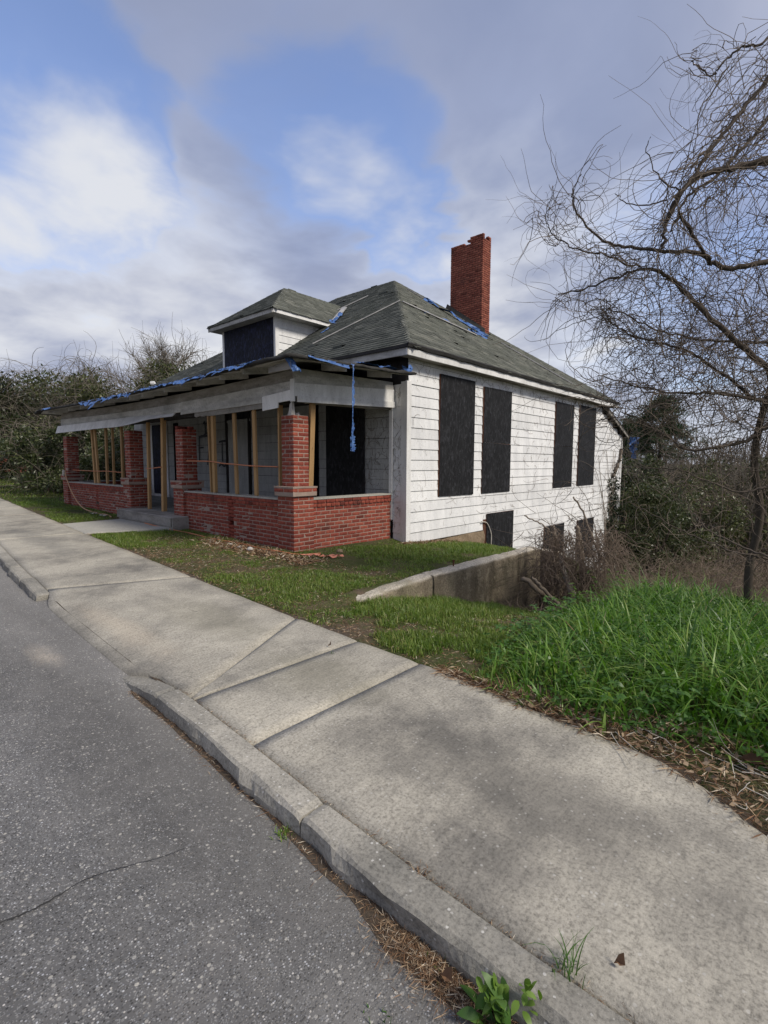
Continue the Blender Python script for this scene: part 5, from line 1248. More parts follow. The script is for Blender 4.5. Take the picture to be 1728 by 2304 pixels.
# litter bank between pavement and tall grass
s_ = Soup(); N = 7500; x = R.uniform(4.6, 9., N); ly = le_y(x); wd = np.interp(x, [4.6, 5.6, 6.3, 7, 9], [.10, .22, .6, .95, 1.2]); y = ly-.03+wd*R.random(N)**1.2
d = R.normal(size=(N, 3)); d[:, 2] = np.abs(d[:, 2])*.22; z = np.maximum(land(x, y), walk_z(x, y)-.02)+R.uniform(.0, .03, N)
s_.add(*batch_leaves(np.stack([x, y, z], -1), d, R.uniform(.03, .12, N), R.uniform(.002, .007, N)))
tag(s_.build('pine_straw', 'straw'), 'bank of brown pine straw between pavement and tall grass', 'litter', kind='stuff')
s_ = Soup(); N = 900; x = R.uniform(5.2, 9., N); wd = np.interp(x, [5.2, 6.3, 7, 9], [.16, .55, .9, 1.1]); y = le_y(x)+wd*R.random(N); d = R.normal(size=(N, 3)); d[:, 2] = np.abs(d[:, 2])*.3
s_.add(*batch_leaves(np.stack([x, y, np.maximum(land(x, y), walk_z(x, y)-.02)+R.uniform(.01, .04, N)], -1), d, R.uniform(.02, .06, N), R.uniform(.012, .03, N)))
tag(s_.build('fallen_leaves', 'dead_leaf'), 'small curled dead leaves scattered in the pine straw', 'litter', kind='stuff')
def dead_leaf(x, y, z, l, lb):
    V = [(x, y, z), (x+.3*l, y+.3*l, z+.03), (x+.75*l, y+.2*l, z+.05), (x+l, y-.1*l, z+.02), (x+.6*l, y-.32*l, z+.015), (x+.25*l, y-.25*l, z+.02), (x+.5*l, y, z+.012)]
    m_ = MB(); m_.v = V; m_.f = [(6, i_, (i_+1) % 6) for i_ in range(6)]; m_.mi = [0]*6; tag(m_.build('dead_leaf', 'straw'), lb, 'leaf', 'single dead leaves')
dead_leaf(6.42, -2.22, float(land(6.42, -2.2))+.04, .11, 'large pale tan dead leaf on the pine straw')
dead_leaf(6.28, -3.72, float(walk_z(6.28, -3.72))+.001, .035, 'reddish dead leaf on the pavement near the kerb grass tuft')
dead_leaf(5.85, -4.05, kz(5.85)+.02, .05, 'orange dead leaf in the gutter litter')
dead_leaf(3.62, -2.52, float(walk_z(3.6, -2.5))+.004, .035, 'small dark dead leaf on the pavement by the cross joint')
s_ = Soup(); N = 60; x = R.uniform(5.5, 7.6, N); y = le_y(x)+np.interp(x, [5.5, 6.3, 7.6], [.15, .5, .9])*R.random(N); d = R.normal(size=(N, 3)); d[:, 2] *= .06
shoots(s_, np.stack([x, y, land(x, y)+.035], -1), d, R.uniform(.12, .4, N), .003, 8, .12, .08, .0)
tag(s_.build('dry_stems', 'bleached_wood'), 'pale dry stems strewn over the pine straw', 'litter', kind='stuff')

# ------------------------------------------------------------------ bare vine-hung tree beside the tall grass
tree = empty('vine_hung_tree', (6.35, 2.3, float(land(6.35, 2.3))), 'bare grey tree hung with tangled leafless vines above the tall grass', 'tree')
tb = Soup(); bs_ = float(land(6.35, 2.3))
trunk = smooth_path([(6.35, 2.3, bs_-.1), (6.30, 2.28, .3), (6.24, 2.2, 1.1), (6.40, 2.1, 2.0), (6.75, 2.0, 3.2), (7.05, 1.9, 4.8), (7.25, 1.8, 6.4), (7.35, 1.7, 8.2)], 50); tb.tube(trunk, np.linspace(.075, .02, 50), 8)
st2 = smooth_path([(6.05, 2.05, bs_), (6.0, 2.0, .2), (6.07, 1.95, .9), (5.98, 1.9, 1.6), (6.1, 1.9, 2.4), (6.3, 2.0, 3.1)], 30); tb.tube(st2, np.linspace(.05, .03, 30), 7)
tb.build('trunk', 'bark', tree, True)
lb = Soup(); LIMBS = []
def limb(pts, r0, r1, n=36):
    W_ = [at(*p) for p in pts]
    if pts[0][0] > 1750:                       # limbs that leave the frame run on to the trunk
        W_ = [trunk[np.argmin(np.abs(trunk[:, 2]-(W_[0][2]-.25)))]]+W_; n += 6
    P = smooth_path(W_, n); P[1:-1] += R.normal(0, .008, (n-2, 3)); lb.tube(P, (r1+(r0-r1)*np.linspace(1, 0, n)**1.2)*1.3, 6); LIMBS.append((P, r0)); return P
L1 = limb([(1800, 350, 6.6), (1728, 362, 6.4), (1640, 380, 6.2), (1568, 396, 6.0), (1522, 451, 5.9), (1499, 500, 5.9), (1490, 560, 5.9)], .034, .012)
L1b = limb([(1800, 100, 6.9), (1728, 180, 6.7), (1650, 270, 6.4), (1590, 350, 6.2), (1540, 425, 6.0), (1500, 500, 5.9)], .022, .010)
L1c = limb([(1790, 220, 7.2), (1700, 300, 7.0), (1620, 390, 6.6), (1550, 440, 6.3), (1510, 520, 6.1)], .018, .008)
L2 = limb([(1800, 575, 6.7), (1728, 588, 6.5), (1650, 605, 6.3), (1605, 592, 6.2), (1570, 570, 6.1), (1500, 566, 6.0), (1430, 556, 5.9), (1375, 548, 5.8), (1325, 515, 5.8), (1295, 470, 5.8), (1288, 430, 5.8), (1308, 392, 5.8)], .026, .004, 50)
L2b = limb([(1440, 600, 5.9), (1375, 580, 5.8), (1290, 556, 5.8), (1248, 530, 5.8), (1231, 500, 5.8), (1236, 468, 5.8)], .008, .003)
L2c = limb([(1530, 480, 5.9), (1560, 530, 6.), (1590, 575, 6.1), (1600, 595, 6.2)], .012, .012, 14)
L3 = limb([(1800, 860, 6.9), (1728, 830, 6.7), (1655, 765, 6.5), (1580, 695, 6.3), (1520, 640, 6.2), (1485, 610, 6.1), (1440, 606, 6.0), (1380, 625, 5.9), (1310, 650, 5.9), (1255, 662, 5.9)], .030, .005, 44)
L4 = limb([(1800, 930, 7.0), (1728, 905, 6.8), (1620, 885, 6.5), (1520, 885, 6.3), (1430, 868, 6.2), (1345, 845, 6.1)], .024, .004)
L5 = limb([(1790, 930, 6.9), (1728, 958, 6.7), (1690, 985, 6.6), (1610, 1008, 6.4), (1545, 1010, 6.3), (1500, 985, 6.3), (1440, 945, 6.2), (1395, 925, 6.2)], .026, .004)
L6 = limb([(1790, 780, 7.2), (1690, 770, 7.0), (1590, 765, 6.8), (1490, 745, 6.6), (1400, 705, 6.5), (1350, 690, 6.5)], .016, .004)
L7 = limb([(1700, 900, 6.8), (1600, 820, 6.6), (1520, 780, 6.5), (1440, 760, 6.4), (1385, 735, 6.3), (1360, 700, 6.3)], .014, .004)
L8 = limb([(1790, 1080, 6.5), (1728, 1095, 6.3), (1660, 1108, 6.2), (1600, 1085, 6.1), (1520, 1055, 6.0), (1430, 1050, 6.0)], .013, .004)
L9 = limb([(1790, 1255, 5.9), (1728, 1258, 5.8), (1650, 1240, 5.7), (1560, 1205, 5.7), (1480, 1165, 5.6), (1410, 1130, 5.6)], .011, .003)
L10 = limb([(1760, 1262, 5.9), (1680, 1235, 5.8), (1600, 1195, 5.8), (1555, 1150, 5.8), (1540, 1110, 5.8), (1545, 1085, 5.8)], .009, .003)
L11 = limb([(1790, 60, 6.8), (1715, 95, 6.6), (1660, 110, 6.5), (1620, 150, 6.4), (1600, 170, 6.4), (1565, 145, 6.4), (1556, 130, 6.4)], .012, .004)
L12 = limb([(1800, 420, 7.2), (1762, 540, 7.1), (1748, 660, 7.), (1738, 760, 6.9), (1732, 880, 6.8), (1742, 1000, 6.7), (1735, 1100, 6.6)], .026, .016)
limb([(1530, 430, 5.9), (1500, 412, 5.9), (1478, 395, 5.9), (1465, 365, 5.9), (1455, 330, 5.9), (1464, 308, 5.9)], .006, .003, 16); limb([(1500, 450, 5.9), (1455, 462, 5.9), (1405, 455, 5.9), (1384, 436, 5.9)], .006, .003, 14)
limb([(1640, 150, 6.4), (1600, 210, 6.3), (1575, 245, 6.2), (1570, 290, 6.2), (1560, 340, 6.2)], .006, .003, 16)
lb.build('limb', 'bark', tree, True)
vb = Soup(); rgt = CR
def strew(P, r0, n, lo, hi, thick, down, curl=.4, wig=.2, jit=.05, nn=11):
    k = R.integers(0, len(P), n); B = P[k]+R.normal(0, jit, (n, 3)); T = unit(np.gradient(P, axis=0))[k]
    D = unit(T*R.normal(.5, .7, (n, 1))+R.normal(0, .6, (n, 3))+np.array([0, 0, -1.])*R.uniform(*down, (n, 1)))
    shoots(vb, B, D, R.uniform(lo, hi, n)**1., R.uniform(.5, 1.3, n)*thick, nn, curl, wig, R.uniform(-.02, .10, n))
for P, r0 in LIMBS[:3]: strew(P, r0, 95, .4, 1.6, .0042, (-.2, .9), .22, .10, .12, 13)
for P, r0 in LIMBS[3:5]: strew(P, r0, 95, .25, 1.0, .0038, (-.3, .7))
for P, r0 in LIMBS[6:11]: strew(P, r0, 170, .25, 1.3, .0042, (-.5, .8))
for P, r0 in LIMBS[11:14]: strew(P, r0, 45, .2, .8, .0035, (-.6, .5))
strew(LIMBS[14][0], .01, 60, .25, .9, .004, (-.2, .9)); strew(LIMBS[15][0], .03, 200, .3, 1.4, .005, (-.6, .6), jit=.2)
# bundles running along the arching limbs, and the dense low tangle
for P, r0, n in ((LIMBS[1][0], .02, 13), (LIMBS[2][0], .02, 12), (LIMBS[0][0], .02, 9)):
    for q in range(n):
        a = R.integers(0, 8); b_ = R.integers(20, len(P)); Q = P[a:b_]+R.normal(0, .12, 3)+np.cumsum(R.normal(0, .014, (b_-a, 3)), 0); vb.tube(Q, R.uniform(.003, .007), 3)
n = 620; px = R.uniform(1330, 1790, n); py = R.uniform(640, 960, n); k = (px-1330)/400 > (1-(py-600)/330)*.75*R.random(n)+.05; px, py = px[k], py[k]
B = np.array([at(a, b_, R.uniform(5.9, 8.0)) for a, b_ in zip(px, py)]); D = R.normal(size=B.shape)*np.array([1, 1, .8])-CR*.6
shoots(vb, B, D, R.uniform(.3, 1.3, len(B)), R.uniform(.0025, .006, len(B)), 12, .35, .15, R.uniform(-.06, .06, len(B)))
n = 170; px = 1730-np.abs(R.normal(0, 110, n)); py = R.uniform(120, 640, n); B = np.array([at(a, b_, R.uniform(6., 7.6)) for a, b_ in zip(px, py) if a > 1728-(b_-60)*.42]); D = R.normal(size=B.shape)-CR*.5-np.array([0, 0, .6])
shoots(vb, B, D, R.uniform(.4, 1.5, len(B)), R.uniform(.0025, .005, len(B)), 13, .3, .14, R.uniform(0, .08, len(B)))
for q, (px, py, L_) in enumerate(((1252, 660, .95), (1275, 640, .9), (1350, 640, 1.0), (1330, 610, .9), (1372, 660, 1.2), (1420, 660, 1.0), (1310, 590, .5), (1395, 700, 1.1))):
    shoots(vb, at(px, py, 5.9)[None], np.array([[.05, 0, -1.]]), np.array([L_]), np.array([.0032]), 20, .05, .09, np.array([.08]))
tag(vb.build('vines', 'vine_bark', tree), kind='stuff')

# ------------------------------------------------------------------ brown leafless thicket on the slope behind
s_ = Soup(); N = 5200
x = R.uniform(2.9, 11., N); y = R.uniform(3.4, 15., N); k = (x > 3.2+.0*y) & (x > 1.2+.16*y); x, y = x[k], y[k]; N = len(x); B = np.stack([x, y, land(x, y)-.05], -1)
D = R.normal(0, .55, (N, 3)); D[:, 2] = 1.; L_ = R.uniform(.9, 2.6, N)*np.interp(x, [3, 5, 7], [.8, .95, 1.3])*(.75+.5*fbm(x, y, .5))*np.interp(y, [3, 5, 9, 15], [.55, .8, 1., 1.15])
shoots(s_, B, D, L_, R.uniform(.003, .008, N)*np.interp(y, [3, 15], [.8, 1.5]), 10, .16, .12, R.uniform(0, .14, N))
N = 5600; x = R.uniform(2.9, 11., N); y = R.uniform(3.4, 15., N); k = x > 1.2+.16*y; x, y = x[k], y[k]; N = len(x); B = np.stack([x, y, land(x, y)+R.uniform(.1, 1.9, N)*np.interp(x, [3, 5, 7], [.75, .9, 1.3])*np.interp(y, [3, 5, 9, 15], [.5, .75, 1., 1.2])], -1)
shoots(s_, B, rdir(N, .1), R.uniform(.3, 1.3, N), R.uniform(.0025, .006, N)*np.interp(y, [3, 15], [.8, 1.5]), 9, .35, .2, R.uniform(-.03, .12, N))
tag(s_.build('leafless_thicket', 'brown_twig'), 'dense brown leafless thicket on the slope beyond the tall grass', 'thicket', kind='stuff')

# ------------------------------------------------------------------ leafy masses
def leafy_tree(name, base, top, rx, ry, label, cat, leaf, nleaf, ls, nblob, ntwig=0, twig='grey_twig', tl=(.6, 2.), tr=.012, low=.15, group=None, stems=5, droop=.10, shape=1.):
    """a broad tree or shrub: trunk, leaves in clumps, loose twigs hanging over it"""
    base = np.array(base, float); H = top-base[2]; root = empty(name, tuple(base), label, cat, group)
    th = R.uniform(0, 6.283, nblob); hz_ = R.uniform(low, 1., nblob)**shape; rr = np.sqrt(R.random(nblob))*np.sqrt(np.clip(1-(np.abs(hz_-.5)/.62)**2.4, .05, 1))
    Cb = np.stack([base[0]+rx*rr*np.cos(th), base[1]+ry*rr*np.sin(th), base[2]+H*hz_*.90], -1); rb = R.uniform(.16, .32, nblob)*min(rx, H*.6)
    rb = np.minimum(rb, np.maximum(.25, top-Cb[:, 2])*1.0+.15)
    k = R.integers(0, nblob, nleaf); u = rdir(nleaf, .25); rad_ = rb[k]*R.random(nleaf)**.35*(.75+.5*R.random(nleaf)); P = Cb[k]+u*rad_[:, None]*np.array([1.15, 1.15, .85])
    P[:, 2] = np.maximum(P[:, 2], base[2]+.05)
    s1 = Soup(); s1.add(*batch_leaves(P, unit(u+R.normal(0, .7, u.shape)), R.uniform(.6, 1.4, nleaf)*ls, R.uniform(.35, .7, nleaf)*ls)); s1.build('crown', leaf, root)
    s2 = Soup()
    for q in range(stems):
        e = Cb[R.integers(0, nblob)]; b0 = base+np.array([R.normal(0, .12*rx), R.normal(0, .12*ry), -.1]); s2.tube(smooth_path([b0, b0*.6+e*.4+R.normal(0, .2, 3), e], 14), np.linspace(.10, .03, 14)*H/6., 6)
    s2.build('trunk', 'bark', root, True)
    if ntwig:
        s3 = Soup(); k = R.integers(0, nblob, ntwig); u = rdir(ntwig, .5); B = Cb[k]+u*rb[k][:, None]*R.uniform(.6, 1.05, (ntwig, 1)); D = unit(u+R.normal(0, .6, u.shape))
        shoots(s3, B, D, R.uniform(*tl, ntwig), R.uniform(.5, 1.3, ntwig)*tr, 10, .3, .16, R.uniform(0, 2*droop, ntwig)); tag(s3.build('twigs', twig, root), kind='stuff')
    return root
def by(px, d, zz=None):
    p = at(px, 1040, d); return (p[0], p[1], float(land(p[0], p[1])) if zz is None else zz)
zt = lambda px, py, d: float(at(px, py, d)[2])
G1 = 'vine-covered trees beyond the lawn'
leafy_tree('vine_covered_tree', by(-40, 40), zt(-40, 845, 40), 5., 5., 'vine-covered tree in front of the dark-roofed neighbouring house, beyond the lawn end', 'tree', 'evergreen_leaf', 9000, .24, 26, 900, tr=.016, low=.35, tl=(.8, 2.6), group=G1)
leafy_tree('vine_covered_tree', by(115, 36), zt(115, 838, 36), 4.2, 4.2, 'tall vine-covered tree beyond the end column of the porch', 'tree', 'evergreen_leaf', 15000, .20, 40, 1800, tr=.014, low=.05, tl=(.8, 2.6), group=G1)
leafy_tree('vine_covered_tree', by(235, 33), zt(235, 842, 33), 3.8, 3.8, 'vine-draped tree showing above the far porch bay', 'tree', 'olive_leaf', 13000, .18, 36, 1900, tr=.014, low=.1, tl=(.8, 2.6), group=G1)
leafy_tree('vine_covered_tree', by(350, 32), zt(350, 815, 32), 4.4, 4.2, 'broad vine-draped tree rising behind the porch roof beside the service mast', 'tree', 'olive_leaf', 14000, .18, 42, 2600, tr=.014, low=.2, tl=(.8, 2.8), group=G1)
leafy_tree('evergreen_shrub', by(60, 27), zt(60, 980, 27), 1.8, 1.8, 'dark evergreen shrub at the far end of the lawn', 'shrub', 'evergreen_leaf', 7000, .13, 26, 260, tr=.010, low=.02, tl=(.5, 1.6), group='evergreen shrubs at the lawn end')
leafy_tree('evergreen_shrub', by(128, 24), zt(128, 930, 24), 1.7, 1.7, 'tall evergreen shrub touching the far porch column', 'shrub', 'evergreen_leaf', 9000, .12, 30, 260, tr=.010, low=.02, tl=(.5, 1.6), group='evergreen shrubs at the lawn end')
leafy_tree('evergreen_shrub', by(215, 22.5), zt(215, 960, 22.5), 1.7, 1.7, 'evergreen shrub seen through the far porch bay', 'shrub', 'evergreen_leaf', 9000, .11, 30, 240, tr=.010, low=.02, tl=(.5, 1.6), group='evergreen shrubs at the lawn end')
leafy_tree('evergreen_shrub', by(270, 24), zt(270, 930, 24), 1.8, 1.8, 'evergreen shrub seen through the porch beside the entry', 'shrub', 'evergreen_leaf', 8000, .12, 28, 200, tr=.010, low=.02, tl=(.5, 1.6), group='evergreen shrubs at the lawn end')
def bare_tree(name, base, top, label, spread, nl1, r0, mat='grey_twig', ivy=0, group=None, fine=16):
    base = np.array(base, float); H = top-base[2]; root = empty(name, tuple(base), label, 'tree', group); s1 = Soup(); s2 = Soup()
    tp = base+np.array([R.normal(0, .3), R.normal(0, .3), H*.8]); P = smooth_path([base, base*.5+tp*.5+R.normal(0, .15, 3), tp], 20); s1.tube(P, np.linspace(r0, r0*.3, 20), 6)
    k = R.integers(6, 20, nl1); a = R.uniform(0, 6.283, nl1); D = np.stack([np.cos(a)*spread, np.sin(a)*spread, np.ones(nl1)], -1); L_ = R.uniform(.35, .65, nl1)*H*(1.15-k/28.)
    Q = shoots(s1, P[k], D, L_, np.linspace(r0*.5, r0*.25, nl1), 10, .06, .08, -.03, .3, 5)
    m_ = nl1*fine; k = R.integers(0, nl1, m_); j = R.integers(2, 10, m_); B = Q[k, j]; D = unit(unit(Q[k, np.minimum(j+1, 9)]-Q[k, j-1])+R.normal(0, .45, (m_, 3))+np.array([0, 0, .25]))
    Q2 = shoots(s2, B, D, R.uniform(.08, .2, m_)*H, r0*.11, 7, .1, .12, 0., .4)
    m2 = m_*3; k = R.integers(0, m_, m2); j = R.integers(1, 7, m2); shoots(s2, Q2[k, j], unit(rdir(m2, .4)+unit(Q2[k, 6]-Q2[k, 0])), R.uniform(.04, .1, m2)*H, r0*.06, 5, .1, .15, 0., .5)
    s1.build('trunk', mat, root, True); tag(s2.build('twigs', mat, root), kind='stuff')
    if ivy:
        k = R.integers(0, nl1, ivy); j = R.integers(0, 6, ivy); B = Q[k, j]; n = 90; C_ = np.repeat(B, n, 0)+R.normal(0, .022*H, (ivy*n, 3))*np.array([1, 1, 1.5]); s3 = Soup(); s3.add(*batch_leaves(C_, rdir(len(C_)), R.uniform(.12, .3, len(C_)), R.uniform(.1, .22, len(C_)))); s3.build('ivy', 'ivy_leaf', root)
bare_tree('bare_tree', by(375, 52), zt(380, 778, 52), 'tall bare tree with dark ivy clumps rising behind the vine-draped trees', 1.25, 28, .20, ivy=18, fine=26)
# neighbouring house glimpsed through the trees
nb = empty('neighbour_house', by(20, 60), 'low brick neighbouring house with a dark roof glimpsed behind the trees', 'house'); c_ = np.array(by(15, 60)); f_ = unit(np.array([CAM_P[0]-c_[0], CAM_P[1]-c_[1], 0.])); r_ = np.array([-f_[1], f_[0], 0.]); zr0, zr1 = zt(15, 968, 60), zt(15, 900, 60)
def nbx(u, v, z): p = c_+r_*u+f_*v; return (p[0], p[1], z)
MB().quadbox([nbx(-9, -4, -.5), nbx(4.2, -4, -.5), nbx(4.2, 0, -.5), nbx(-9, 0, -.5), nbx(-9, -4, zr0), nbx(4.2, -4, zr0), nbx(4.2, 0, zr0), nbx(-9, 0, zr0)]).build('wall', 'chimney_brick', nb)
MB().face([nbx(-9.4, .7, zr0-.05), nbx(4.6, .7, zr0-.05), nbx(4.6, -3, zr1), nbx(-9.4, -3, zr1)]).face([nbx(4.6, -7, zr0), nbx(-9.4, -7, zr0), nbx(-9.4, -3, zr1), nbx(4.6, -3, zr1)]).build('roof', 'tar_edge', nb)
MB().quadbox([nbx(-9.4, .66, zr0-.28), nbx(4.6, .66, zr0-.28), nbx(4.6, .75, zr0-.28), nbx(-9.4, .75, zr0-.28), nbx(-9.4, .66, zr0-.07), nbx(4.6, .66, zr0-.07), nbx(4.6, .75, zr0-.07), nbx(-9.4, .75, zr0-.07)]).build('fascia_board', 'white_trim', nb)

# right: evergreens, pine and the far wood
G2 = 'evergreen bushes down the slope behind the house'
leafy_tree('evergreen_bush', by(1415, 27), zt(1415, 1015, 27), 2.2, 2.2, 'dark evergreen bush just past the rear corner of the house', 'bush', 'evergreen_leaf', 11000, .13, 34, 150, low=.05, tl=(.5, 1.6), group=G2)
leafy_tree('evergreen_bush', by(1470, 24), zt(1470, 1085, 24), 2.1, 2.1, 'olive evergreen bush in front of the pine', 'bush', 'olive_leaf', 11000, .12, 34, 200, low=.05, tl=(.5, 1.6), group=G2)
leafy_tree('evergreen_bush', by(1555, 33), zt(1555, 1060, 33), 2.8, 2.6, 'low olive bush showing through the vines beyond the thicket', 'bush', 'olive_leaf', 8000, .16, 30, 500, 'brown_twig', low=.05, tl=(.6, 2.), group=G2)
leafy_tree('evergreen_bush', by(1462, 22.5), zt(1462, 1070, 22.5), 1.5, 1.5, 'leafy green bush close behind the thicket by the rear house corner', 'bush', 'evergreen_leaf', 9000, .10, 30, 80, low=.05, tl=(.4, 1.2), group=G2)
leafy_tree('evergreen_bush', by(1660, 40), zt(1660, 1030, 40), 4., 3., 'broad dull green bush far down the slope behind the vine tree', 'bush', 'olive_leaf', 9000, .2, 34, 300, 'grey_twig', low=.05, tl=(.6, 2.), group=G2)
leafy_tree('pale_shrub', by(1392, 22), zt(1392, 1140, 22), 1.2, 1.2, 'pale green shrub at the foot of the rear house corner', 'shrub', 'olive_leaf', 3500, .1, 18, 120, low=.05, tl=(.4, 1.2))
def pine(base, top, label, crown_r, z0, n=46):
    base = np.array(base, float); root = empty('pine_tree', tuple(base), label, 'tree'); s1 = Soup(); s2 = Soup(); P = smooth_path([base, base+np.array([.1, .1, (top-base[2])*.5]), np.array([base[0]+.2, base[1], top-.3])], 24); s1.tube(P, np.linspace(.20, .04, 24), 7)
    for q in range(n):
        t = R.random(); z = z0+(top-z0)*t; a = R.uniform(0, 6.283); L_ = crown_r*(1-.6*t)*R.uniform(.55, 1.15); c0 = np.array([base[0]+.2, base[1], z]); e = c0+np.array([math.cos(a)*L_, math.sin(a)*L_, L_*R.uniform(-.1, .45)])
        s1.tube(smooth_path([c0, (c0+e)/2+R.normal(0, .08, 3), e], 8), np.linspace(.035, .012, 8), 4)
        for w in range(5):
            cc = c0+(e-c0)*R.uniform(.55, 1.05)+R.normal(0, .16, 3); m_ = 70; s2.add(*batch_leaves(cc+R.normal(0, .17, (m_, 3))*np.array([1.3, 1.3, .7]), rdir(m_, .5), R.uniform(.14, .28, m_), R.uniform(.03, .06, m_)))
    s1.build('trunk', 'bark', root, True); s2.build('crown', 'pine_needle', root)
pine(by(1478, 38), zt(1478, 902, 38), 'tall dark pine with open layered crown rising behind the bushes', 1.9, zt(1478, 1030, 38))
pine(by(1408, 44), zt(1408, 935, 44), 'smaller ragged pine half hidden by the rear corner of the house', 1.6, zt(1408, 1030, 44), 34)
s_ = Soup(); N = 5200; px = R.uniform(1360, 2300, N); d = R.uniform(36, 75, N); P = np.array([at(a, 1040, b_) for a, b_ in zip(px, d)]); P[:, 2] = land(P[:, 0], P[:, 1]); D = R.normal(0, .22, (N, 3)); D[:, 2] = 1.
hh = (R.uniform(4.4, 8.4, N)*(.75+.5*fbm(px*.012, d*.05, 1.))); shoots(s_, P, D, hh, R.uniform(.015, .05, N), 8, .05, .1, -.02, .25)
N = 7000; px = R.uniform(1360, 2300, N); d = R.uniform(34, 70, N); P = np.array([at(a, 1040, b_) for a, b_ in zip(px, d)]); P[:, 2] = land(P[:, 0], P[:, 1])+R.uniform(.3, 6.6, N); shoots(s_, P, rdir(N, .5), R.uniform(.8, 2.4, N), R.uniform(.010, .022, N), 6, .15, .15, 0., .4)
tag(s_.build('far_wood', 'grey_twig'), 'grey leafless wood far down the slope beyond the thicket', 'wood', kind='stuff')
s_ = Soup(); N = 9000; k0 = R.uniform(1380, 2200, N); d = R.uniform(34, 60, N); P = np.array([at(a, 1040, b_) for a, b_ in zip(k0, d)]); P[:, 2] = land(P[:, 0], P[:, 1])+R.uniform(0, 3.4, N)*fbm(k0*.02, d*.1, 1.)*1.4; s_.add(*batch_leaves(P, rdir(N, .3), R.uniform(.2, .45, N), R.uniform(.12, .3, N)))
tag(s_.build('far_undergrowth', 'olive_leaf'), 'dull green undergrowth in the far wood', 'undergrowth', kind='stuff')
# trees across the rest of the horizon, behind and beside the house and over the road
s_ = Soup(); N = 3000; a = R.uniform(0, 6.283, N); d = R.uniform(75, 130, N); x = 6.7+d*np.cos(a); y = -5.3+d*np.sin(a); k = (y > 4) | (y < -30); x, y = x[k], y[k]; N = len(x)
D = R.normal(0, .2, (N, 3)); D[:, 2] = 1.; shoots(s_, np.stack([x, y, land(x, y)*.0-1.], -1), D, R.uniform(4., 8.5, N), R.uniform(.08, .25, N), 7, .05, .1, -.02, .25)
tag(s_.build('horizon_wood', 'grey_twig'), 'distant leafless tree line around the horizon', 'wood', kind='stuff')

# ------------------------------------------------------------------ dead vines and stumps by the retaining wall
dv = empty('dead_vine_stump', (3.35, 3.1, float(land(3.35, 3.1))), 'dead stumps smothered in dry vines at the end of the retaining wall', 'stump'); zz = float(land(3.35, 3.1))
A = lambda px, py, d: at(px, py, d)
def stump(pts, r0, r1, mat, name, n=18):
    P = smooth_path([A(*p) for p in pts], n); P[1:-1] += R.normal(0, .008, (n-2, 3)); s1 = Soup(); s1.tube(P, np.linspace(r0, r1, n)*(1+.06*R.normal(size=n)), 7); s1.build(name, mat, dv)
stump([(1292, 1392, 8.4), (1284, 1330, 8.45), (1270, 1290, 8.5), (1260, 1245, 8.6)], .062, .035, 'bleached_wood', 'stump'); stump([(1275, 1375, 8.2), (1228, 1342, 8.1), (1186, 1308, 8.0), (1176, 1300, 8.0)], .05, .038, 'dead_wood', 'log'); stump([(1266, 1370, 8.05), (1222, 1325, 7.95), (1195, 1298, 7.9)], .032, .022, 'dead_wood', 'log')
stump([(1316, 1345, 9.3), (1310, 1270, 9.3), (1303, 1210, 9.3), (1297, 1184, 9.3)], .060, .038, 'dead_wood', 'stump'); stump([(1395, 1330, 8.9), (1372, 1275, 8.8), (1345, 1240, 8.8), (1330, 1200, 8.7), (1310, 1150, 8.7), (1290, 1118, 8.7)], .026, .012, 'dead_wood', 'stick', 26)
stump([(1255, 1360, 8.9), (1248, 1280, 8.9), (1250, 1210, 8.9), (1244, 1182, 8.9)], .042, .022, 'dead_wood', 'stump'); stump([(1378, 1075, 14.), (1392, 1040, 14.), (1398, 1010, 14.)], .05, .04, 'dead_wood', 'stick')
stump([(1400, 1400, 8.7), (1392, 1330, 8.9), (1380, 1270, 9.1), (1352, 1225, 9.2)], .026, .012, 'grey_twig', 'stick', 26); stump([(1180, 1160, 8.6), (1215, 1178, 8.6), (1245, 1200, 8.7)], .012, .010, 'dead_wood', 'stick')
s_ = Soup(); N = 1300; px = np.where(R.random(N) < .5, R.normal(1258, 28, N), R.normal(1350, 30, N)); py = R.uniform(1190, 1355, N); B = np.array([A(a, b_, R.uniform(8.1, 9.1)) for a, b_ in zip(px, py)])
D = R.normal(0, .5, (N, 3)); D[:, 2] -= .8; shoots(s_, B, D, R.uniform(.25, .8, N), R.uniform(.003, .007, N), 10, .2, .12, .06)
N = 220; px = R.uniform(1200, 1400, N); py = R.normal(1265, 60, N); B = np.array([A(a, b_, R.uniform(8., 9.4)) for a, b_ in zip(px, py)]); shoots(s_, B, rdir(N, .1), R.uniform(.3, 1.0, N), R.uniform(.003, .006, N), 12, .28, .1, 0.)
N = 240; x = R.uniform(2.9, 4.3, N); y = R.uniform(1.4, 3.5, N); k = x < 4.4-.0*y; B = np.stack([x, y, land(x, y)+.03], -1)[k]; D = R.normal(size=B.shape); D[:, 2] = np.abs(D[:, 2])*.15; shoots(s_, B, D, R.uniform(.2, .7, len(B)), R.uniform(.003, .008, len(B)), 8, .15, .12, 0.)
tag(s_.build('dry_vines', 'brown_twig', dv), kind='stuff')
s_ = Soup(); N = 420; px = R.normal(1315, 14, N); py = R.uniform(1285, 1330, N); B = np.array([A(a, b_, R.uniform(8.7, 9.)) for a, b_ in zip(px, py)]); s_.add(*batch_leaves(B, rdir(N), R.uniform(.03, .06, N), R.uniform(.025, .045, N))); s_.build('ivy', 'ivy_leaf', dv)
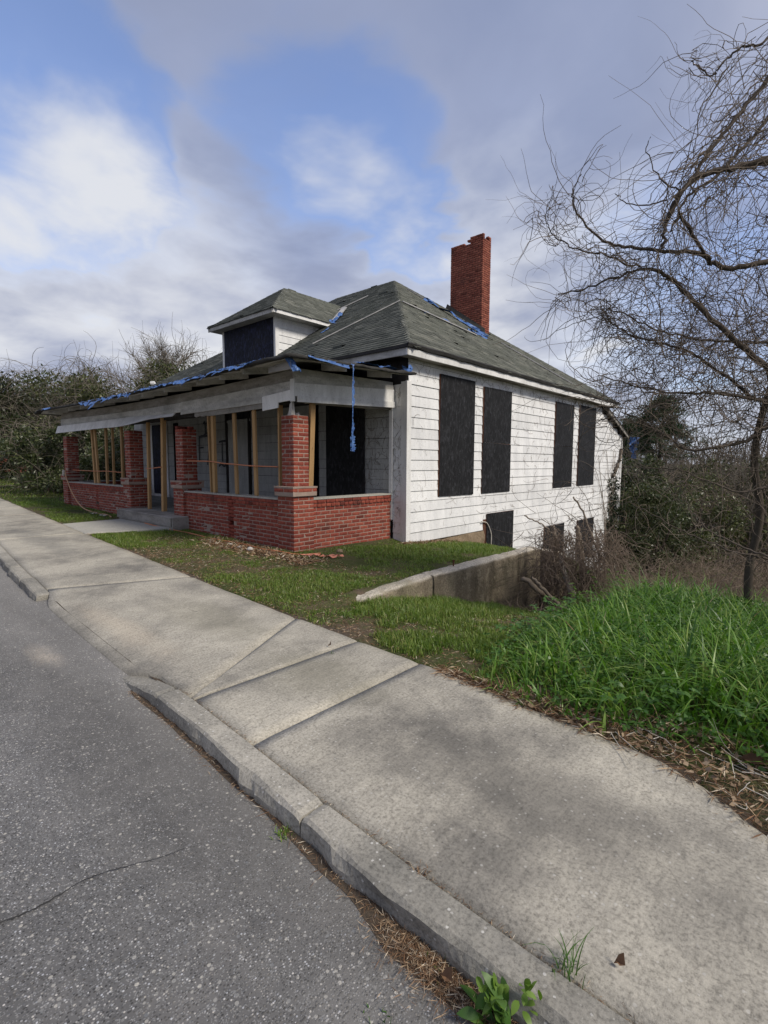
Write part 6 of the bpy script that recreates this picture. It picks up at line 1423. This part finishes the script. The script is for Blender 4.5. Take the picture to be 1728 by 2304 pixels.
# ivy climbing the rear corner of the house, and dead tendrils left on the siding
iv = empty('ivy', (WX+.05, 14.9, -3.), 'ivy and pale dead stems climbing the rear corner of the house', 'plant'); s1 = Soup(); s2 = Soup(); n = 26
y0 = R.uniform(13.6, 15.75, n); B = np.stack([np.full(n, WX+.05), y0, np.full(n, -3.2)], -1); D = np.tile(np.array([[0., .0, 1.]]), (n, 1))+R.normal(0, .06, (n, 3))*np.array([0, 1, 0]); P = batch_walk(B, D, R.uniform(2.4, 5.8, n), 26, .02, .10, 0.); P[..., 0] = WX+.04+.02*R.random(P.shape[:2]); s1.add(*batch_tubes(P, np.broadcast_to(np.linspace(.022, .008, 26)[None], P.shape[:2]), 4))
Q = P[:, :].reshape(-1, 3); Q = Q[(Q[:, 2] < 1.1) & (Q[:, 1] > 14.3)]; Q = np.repeat(Q[R.integers(0, len(Q), 260)], 14, 0)+R.normal(0, .09, (3640, 3)); Q[:, 0] = np.maximum(Q[:, 0], WX+.03)
s2.add(*batch_leaves(Q, rdir(len(Q)), R.uniform(.06, .13, len(Q)), R.uniform(.05, .1, len(Q)))); s1.build('stem', 'dead_wood', iv); s2.build('foliage', 'ivy_leaf', iv)
s_ = Soup(); N = 420; y = 2.6+13*R.random(N)**1.0; z = np.interp(R.random(N), [0, .7, 1.], [.2, 3.3, 3.4]); B = np.stack([np.full(N, WX+.024), y, z], -1); D = R.normal(0, 1, (N, 3))*np.array([0, .7, 1]); P = batch_walk(B, D, R.uniform(.08, .5, N)*np.interp(y, [2, 15], [.75, 1.5]), 8, .25, .2, 0.); P[..., 0] = WX+.026
s_.add(*batch_tubes(P, np.full(P.shape[:2], .0022)*np.interp(y, [2, 15], [.8, 1.9])[:, None], 3))
N = 60; B = np.stack([R.uniform(.04, .3, N), np.full(N, WY-.024), R.uniform(0, 2.9, N)], -1); D = R.normal(0, 1, (N, 3))*np.array([.5, 0, 1]); P = batch_walk(B, D, R.uniform(.08, .35, N), 8, .3, .2, 0.); P[..., 1] = WY-.026; P[..., 0] = np.clip(P[..., 0], .03, .34); s_.add(*batch_tubes(P, np.full(P.shape[:2], .0025), 3))
N = 70; B = np.stack([R.uniform(-.72, -.05, N), np.full(N, WY-.024), R.uniform(.9, 2.6, N)], -1); D = R.normal(0, 1, (N, 3))*np.array([.5, 0, 1]); P = batch_walk(B, D, R.uniform(.08, .4, N), 8, .3, .2, 0.); P[..., 1] = WY-.026; P[..., 0] = np.clip(P[..., 0], -.74, -.06); s_.add(*batch_tubes(P, np.full(P.shape[:2], .0025), 3))
tag(s_.build('dead_tendrils', 'brown_twig'), 'thin dead vine tendrils clinging to the white siding', 'vine', kind='stuff')
cord('dry_vine', [(WX+.05, 5.3, .08), (WX+.06, 5.55, .02), (WX+.08, 5.72, -.25), (WX+.07, 5.78, -.55), (WX+.10, 6.15, -.78)], .012, 'bleached_wood', 'pale dry vine curling over the boarded cellar door', 'vine')
